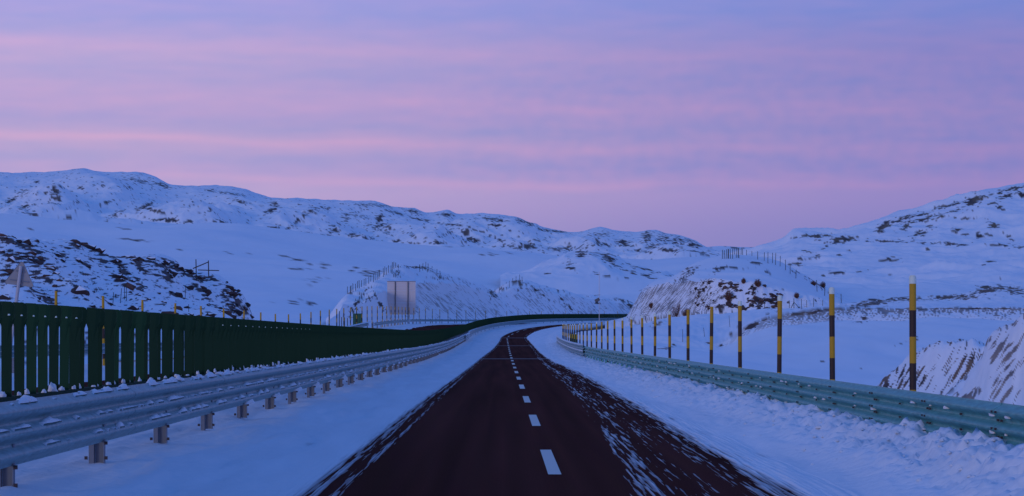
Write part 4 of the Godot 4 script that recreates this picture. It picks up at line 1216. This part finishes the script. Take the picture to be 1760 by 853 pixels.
func make_far_things() -> void:
	# --- poles on the outer edge of the opposite carriageway
	var k := 0
	var s := 62.4
	while s < 600.0:
		var extra := Vector2(rng.randf_range(-0.008, 0.008), rng.randf_range(-0.012, 0.012))
		snow_pole("yellow topped snow pole beyond the opposite lanes, %s to the camera" % nth(mini(k, 58)), "poles along the opposite carriageway", on_line(s, -13.0, other_y(s) + 0.1), extra, false)
		s += 8.6 if s < 240.0 else 10.4
		k += 1
	# --- outer rails of the opposite carriageway
	var prof := beam_profile(2, 0.33, 0.08)
	var off := func(_s: float) -> float: return -12.7
	var spans := [[40.0, 232.0, "snow topped rail ending near the green cabinet across the opposite lanes", 0.52], [242.0, 330.0, "pale rail along the foot of the scraped knoll", 0.42], [334.0, 620.0, "thin rail round the outside of the opposite curve", 0.42]]
	for q in spans:
		var t := thing("guardrail", q[2], "guardrail")
		var a: float = q[0]
		while a < q[1]:
			var up: float = q[3]
			put("rail_panel", beam_panel(prof, a, a + 8.1, off, 1.0, func(x: float) -> float: return other_y(x) + up, 0.0), M.frosted, t)
			var pm := MB.new()
			pm.box(Vector3(0, 0.35, 0), Vector3(0.1, 0.95, 0.1))
			put("post", pm.mesh(), M.galv, t, Transform3D(road_turn(a), on_line(a, -12.85, other_y(a))))
			a += 8.0
	var cap := MB.new()
	var rows := []
	for j in 12:
		var x := 190.0 + j * 4.2
		rows.append(PackedVector3Array([on_line(x, -12.75, other_y(x) + 0.83), on_line(x, -12.70, other_y(x) + 0.93), on_line(x, -12.62, other_y(x) + 0.84)]))
	cap.sheet(rows)
	tag(put("rail_snow", cap.mesh(), M.snow), "snow ridge on the rail that ends near the green cabinet", "snow", "", "stuff")
	# --- back of the big direction board
	var z := 384.0
	var g := on_patch("cut_knoll", 690, 552)
	z = 371.0
	g = at_bearing(690, 563, z)
	var sc := z / FOC
	var board := thing("road_sign", "large grey direction board seen from behind on two posts", "road sign", Vector3((690.0 - CU) * sc, g.y, -z + 0.6))
	var wpx := 49.0 * sc
	var top := EYE + (CV - 484.0) * sc - g.y
	var bot := EYE + (CV - 541.0) * sc - g.y
	var cols := [-24.5, -10.0, 11.0, 24.5]
	var rws := [bot, lerpf(bot, top, 0.36), lerpf(bot, top, 0.72), top]
	for i in 3:
		for j in 3:
			var mb := MB.new()
			mb.box(Vector3((cols[i] + cols[i + 1]) * 0.5 * sc, (rws[j] + rws[j + 1]) * 0.5, 0), Vector3((cols[i + 1] - cols[i]) * sc - 0.02, rws[j + 1] - rws[j] - 0.02, 0.03))
			put("panel", mb.mesh(), M.sign, board)
	for j in 11:
		var mb := MB.new()
		mb.box(Vector3(0, lerpf(bot, top, (j + 0.5) / 11.0), 0.04), Vector3(wpx - 0.05, 0.05, 0.05))
		put("rib", mb.mesh(), M.sign, board)
	for x in [-10.5, 11.5]:
		put("post", rod(Vector3(x * sc, -1.0, 0.15), Vector3(x * sc, top - 0.05, 0.15), 0.075, 8), M.sign_dark, board)
	var fr := MB.new()
	fr.box(Vector3(0, top, 0.02), Vector3(wpx + 0.04, 0.06, 0.1))
	put("top_edge", fr.mesh(), M.sign_dark, board)
	# --- triangular warning sign from behind
	z = 72.0
	sc = z / FOC
	var foot := Vector3((10.5 - CU) * sc, 0.2, -z)
	var tri := thing("road_sign", "back of a triangular warning sign on a leaning post", "road sign", foot)
	tri.rotation.z = -0.13
	var plate := MB.new()
	var ph := EYE + (CV - 489.5) * sc - foot.y
	var out := [Vector2(-0.43, 0.05), Vector2(-0.38, 0), Vector2(0.38, 0), Vector2(0.43, 0.05), Vector2(0.04, 0.70), Vector2(-0.04, 0.70)]
	for side in [1.0, -1.0]:
		for j in 4:
			var p0 := Vector3(out[0].x, ph + out[0].y, side * 0.012)
			var p1 := Vector3(out[j + 1].x, ph + out[j + 1].y, side * 0.012)
			var p2 := Vector3(out[j + 2].x, ph + out[j + 2].y, side * 0.012)
			if side > 0: plate.tri(p0, p2, p1)
			else: plate.tri(p0, p1, p2)
	for j in 6:
		var p: Vector2 = out[j]
		var q: Vector2 = out[(j + 1) % 6]
		plate.quad(Vector3(p.x, ph + p.y, 0.03), Vector3(q.x, ph + q.y, 0.03), Vector3(q.x, ph + q.y, -0.012), Vector3(p.x, ph + p.y, -0.012))
	put("plate", plate.mesh(), M.sign_back, tri)
	for y in [0.14, 0.42]:
		var rib := MB.new()
		rib.box(Vector3(0, ph + y, 0.03), Vector3(0.72 - y * 1.1, 0.035, 0.03))
		put("rib", rib.mesh(), M.galv, tri)
	put("post", rod(Vector3(0, -0.6, 0.08), Vector3(0, ph + 0.58, 0.08), 0.055, 10), mat(Color(0.45, 0.46, 0.5), 0.6), tri)
	# --- weather mast
	z = 436.0
	sc = z / FOC
	var gm := Vector3((1030.0 - CU) * sc, EYE + (CV - 562.0) * sc, -z)
	var mast := thing("mast", "thin grey mast with a small solar panel inside the curve", "mast", gm)
	put("pole", rod(Vector3(0, -0.5, 0), Vector3(0, 95.0 * sc, 0), 0.055, 8), M.sign, mast)
	var pan := MB.new()
	pan.box(Vector3(-0.35, 46.0 * sc, 0.1), Vector3(0.9, 0.62, 0.04), Basis(Vector3.BACK, 0.5) * Basis(Vector3.RIGHT, -0.6))
	put("solar_panel", pan.mesh(), M.sign_dark, mast)
	put("arm", rod(Vector3(-0.9, 54.0 * sc, 0), Vector3(0.2, 55.0 * sc, 0), 0.04), M.sign_dark, mast)
	put("brace", rod(Vector3(-0.8, 40.0 * sc, 0), Vector3(0, 49.0 * sc, 0), 0.035), M.sign_dark, mast)
	# --- green cabinet on the left
	var box := thing("cabinet", "green ribbed cabinet where the snow topped rail ends", "cabinet", at_bearing(614.5, 561, 246))
	cabinet(box, 0.9, 1.24, 0.7)
	# --- fences on the hills
	var a := []
	for j in 22:
		var f := j / 21.0
		a.append([597.0 + 75.0 * f + rng.randf_range(-1.2, 1.2), lerpf(507, 468, f) + rng.randf_range(-1, 1), lerpf(494, 454, f) + rng.randf_range(-1.5, 1.5)])
	wire_fence("wire fence of thin posts climbing the scraped knoll", "cut_knoll", a, 0.05)
	a = []
	for q in [[673, 470, 450], [676, 462, 450], [680, 461, 452], [684, 462, 455]]: a.append(q)
	wire_fence("tight group of fence posts at the knoll's shoulder", "cut_knoll", a, 0.06)
	a = []
	for q in [[722, 468, 455], [727, 465, 452], [731, 464, 450], [736, 466, 453], [742, 468, 458], [750, 474, 462], [757, 478, 465]]: a.append(q)
	wire_fence("fence posts over the knoll's rocky top", "cut_knoll", a, 0.05)
	a = []
	for q in [[845, 512, 500], [851, 508, 497], [858, 504, 493], [864, 500, 489], [870, 497, 485], [875, 494, 482], [881, 490, 476], [887, 488, 475], [893, 488, 474], [898, 489, 475]]: a.append(q)
	wire_fence("wire fence over the smaller knoll behind the curve", "second_knoll", a, 0.06)
	a = []
	for j in 13: a.append([1242.0 + j * 2.9, 446.0 - j * 0.3, 431.0 - minf(j, 6) * 0.7 + rng.randf_range(-1, 1)])
	wire_fence("dense row of fence posts along the cut hill's crest", "cut_hill", a, 0.055)
	a = []
	for q in [[1283, 444, 430], [1292, 446, 433], [1302, 447, 433], [1313, 449, 434], [1320, 451, 434], [1328, 453, 435], [1332, 455, 434], [1340, 458, 440], [1350, 464, 446], [1359, 471, 453], [1368, 478, 463], [1379, 486, 470], [1389, 493, 477], [1404, 502, 482], [1418, 508, 490], [1446, 521, 505], [1453, 525, 510]]: a.append(q)
	wire_fence("wire fence running down the cut hill's snowy flank", "cut_hill", a, 0.05)
	a = []
	for q in [[1357, 534, 518], [1377, 531, 514], [1387, 530, 516], [1398, 530, 513], [1414, 529, 516]]: a.append(q)
	wire_fence("short line of posts at the foot of the cut hill", "cut_hill", a, 0.04)
	# --- single stakes
	for q in [[1315, 543, 520, -1, "dark stake in the bench below the rock face", "cut_hill"], [1254, 561, 541, -2, "leaning stake below the rocks of the cut hill", "valley_slope"], [1211, 582, 566, -2.5, "short stake leaning on the slope between striped poles", "valley_slope"], [1173, 588, 566, 0, "upright stake on the slope nearest the curve", "valley_slope"],
			[192, 524, 502, 2, "stake rising behind the fence near a yellow pole", "rocky_hill"], [205, 521, 496, 3, "leaning stake beside the twin stakes on the rocky hill", "rocky_hill"], [213, 515, 492, 0, "thinner of the twin stakes below a rock", "rocky_hill"], [217, 518, 490, 0, "taller of the twin stakes below a rock", "rocky_hill"], [318, 514, 490, 1, "lone stake on the smooth part of the rocky hill", "rocky_hill"], [324, 536, 523, 0, "short stake by the fence top under the rocky hill", "rocky_hill"]]:
		var b := on_patch(q[5], q[0], q[1])
		var h: float = (q[1] - q[2]) / FOC * -b.z
		var t := thing("stake", q[4], "stake", b)
		put("shaft", rod(Vector3(0, -0.4, 0), Vector3(q[3] / FOC * -b.z, h, 0), 0.022 if b.z > -250 else 0.045), M.stake, t)
	# --- braced corner post
	var bp := on_patch("cut_hill", 1365, 534)
	var e := -bp.z / FOC
	var br := thing("brace_post", "fence corner post with two splayed braces below the cut hill", "fence post", bp)
	put("post", rod(Vector3(0, -0.4, 0), Vector3(0, 21 * e, 0), 0.05), M.stake, br)
	put("brace", rod(Vector3(-9 * e, -0.3, 0.3), Vector3(-0.5 * e, 14 * e, 0.05), 0.045), M.stake, br)
	put("brace", rod(Vector3(16 * e, -0.3, 0.3), Vector3(0.5 * e, 14 * e, 0.05), 0.045), M.stake, br)
	# --- broken wooden frame on the rocky hill
	var wf := on_patch("rocky_hill", 338, 484)
	e = -wf.z / FOC
	var frame := thing("wooden_frame", "broken wooden frame of two posts and a slanting bar", "wooden frame", wf)
	put("post", rod(Vector3(-1 * e, -0.5, 0), Vector3(-2 * e, 38 * e, 0), 0.045), M.wood, frame)
	put("post", rod(Vector3(20 * e, 8 * e, 0), Vector3(19.5 * e, 36 * e, 0), 0.045), M.wood, frame)
	put("slanting_bar", rod(Vector3(-7 * e, 22 * e, 0.06), Vector3(19 * e, 33 * e, 0.06), 0.045), M.wood, frame)
	var pl := MB.new()
	pl.box(Vector3(20 * e, 19 * e, 0.1), Vector3(36 * e, 0.07, 0.2), Basis(Vector3.BACK, -0.03))
	put("plank", pl.mesh(), M.wood, frame)
	# --- stakes round the green cabinet
	for q in [[587, 560, 545], [592, 560, 546], [597, 560, 547], [583, 560, 535]]:
		var b := at_bearing(q[0], q[1], 250)
		var t := thing("stake", "thin stake %s of four beside the green ribbed cabinet" % {587: "second", 592: "third", 597: "fourth and nearest", 583: "tallest"}[q[0]], "stake", b)
		put("shaft", rod(Vector3(0, -0.5, 0), Vector3(0, (q[1] - q[2]) / FOC * 250, 0), 0.045), M.stake, t)

# ------------------------------------------------------------------ rocks on the hills
func rock_mesh(seed_: int, snowy: float) -> ArrayMesh:
	var r := RandomNumberGenerator.new()
	r.seed = seed_
	var dirs: Array[Vector3] = []
	for k in 14:
		var y := 1.0 - 2.0 * (k + 0.5) / 14.0
		var az := k * 2.39996 + r.randf() * 0.5
		dirs.append(Vector3(cos(az) * sqrt(1 - y * y), y, sin(az) * sqrt(1 - y * y)) * r.randf_range(0.72, 1.15))
	# convex hull by brute force
	var mb := MB.new()
	var base := Color(0.042, 0.030, 0.032).lerp(Color(0.105, 0.058, 0.05), r.randf())
	for a in 14:
		for b in range(a + 1, 14):
			for d in range(b + 1, 14):
				var n := (dirs[d] - dirs[a]).cross(dirs[b] - dirs[a])
				if n.length() < 1e-5: continue
				n = n.normalized()
				var above := false
				var below := false
				for k in 14:
					if k == a or k == b or k == d: continue
					var t := n.dot(dirs[k] - dirs[a])
					if t > 1e-5: above = true
					else: below = true
				if above and below: continue
				var flip := above
				if flip: n = -n
				mb.col = SNOW if n.y > snowy else base * r.randf_range(0.75, 1.25)
				if flip: mb.tri(dirs[a], dirs[d], dirs[b])
				else: mb.tri(dirs[a], dirs[b], dirs[d])
	return mb.mesh()

func scatter_rocks(hill: String, count: int, lo: float, hi: float, dens_min: float, ymin: float, ymax: float, umin: float, umax: float) -> void:
	var d: Dictionary = patches[hill]
	var p: PackedVector3Array = d.p
	var node: Node = d.node
	var made := 0
	var tries := 0
	while made < count and tries < 60000:
		tries += 1
		var k := rng.randi() % p.size()
		if d.dens[k] < dens_min or rng.randf() > d.dens[k]: continue
		var w := p[k]
		var y := CV - FOC * (w.y - EYE) / -w.z
		var u := CU + FOC * w.x / -w.z
		if y < ymin or y > ymax or u < umin or u > umax: continue
		var r := lo * pow(hi / lo, pow(rng.randf(), 2.2))
		var bas := Basis(Vector3(0, 0, 1), rng.randf_range(-0.65, -0.1)) * Basis(Vector3.UP, rng.randf() * TAU)
		bas = bas.scaled(Vector3(r * rng.randf_range(1.1, 2.0), r * rng.randf_range(0.6, 1.05), r))
		put("rock", ROCKS[rng.randi() % ROCKS.size()], M.rock, node, Transform3D(bas, w + Vector3(0, r * 0.05, 0)))
		made += 1

var ROCKS: Array[ArrayMesh] = []

func make_hill_rocks() -> void:
	for k in 10: ROCKS.append(rock_mesh(100 + k, [0.55, 0.8, 0.95, 0.7, 2.0][k % 5]))
	scatter_rocks("rocky_hill", 290, 0.10, 0.42, 0.5, 405, 552, -60, 470)
	scatter_rocks("cut_hill", 220, 0.10, 0.38, 0.35, 484, 540, 1196, 1350)

# ------------------------------------------------------------------ plants
func make_plants() -> void:
	var spots := [[1252, 516, 20, 16, "round rust brown shrub in the middle of the rock face", "cut_hill"], [1303, 492, 14, 14, "brown shrub on the brow above the rock face", "cut_hill"], [1278, 487, 10, 8, "small brown shrub left of the brow shrub", "cut_hill"], [1120, 529, 10, 9, "small reddish shrub low on the scree face", "cut_hill"],
		[1165, 545, 26, 22, "tall bare twiggy bush at the foot of the scree face", "cut_hill"], [1180, 545, 16, 16, "lower bare bush beside the tall twiggy bush", "cut_hill"], [1398, 491, 9, 11, "straw coloured tuft behind the flank fence", "cut_hill"], [1414, 495, 12, 11, "brown tuft under the flank fence's lower posts", "cut_hill"], [1370, 512, 10, 10, "grey shrub above the braced corner post", "cut_hill"]]
	for q in spots:
		var b := on_patch(q[5], q[0], q[1])
		var e := -b.z / FOC
		var t := thing("shrub", q[4], "shrub", b)
		var mb := MB.new()
		var n := 110 if q[2] < 22 else 70
		for k in n:
			var az := rng.randf() * TAU
			var el := rng.randf_range(-0.15, 1.0)
			var ro := sqrt(maxf(0.0, 1.0 - el * el)) * sqrt(rng.randf_range(0.35, 1.0))
			var tip := Vector3(cos(az) * ro * q[3] * 0.5, q[2] * (0.36 + 0.6 * el * rng.randf_range(0.75, 1.0)), sin(az) * ro * q[3] * 0.5) * e
			var root := Vector3(tip.x * 0.3, -0.1, tip.z * 0.3)
			var mid := root.lerp(tip, 0.55) + Vector3(tip.x * 0.2, 0.0, tip.z * 0.2)
			mb.tube(root, mid, 0.022, 0.016, 3, false)
			mb.tube(mid, tip, 0.016, 0.007, 3, false)
			for m in 2:
				var f := mid.lerp(tip, rng.randf())
				mb.tube(f, f + Vector3(rng.randf_range(-1, 1), rng.randf_range(0.2, 1), rng.randf_range(-1, 1)) * e * q[2] * 0.18, 0.015, 0.008, 3, false)
		put("twigs", mb.mesh(), M.twig, t)
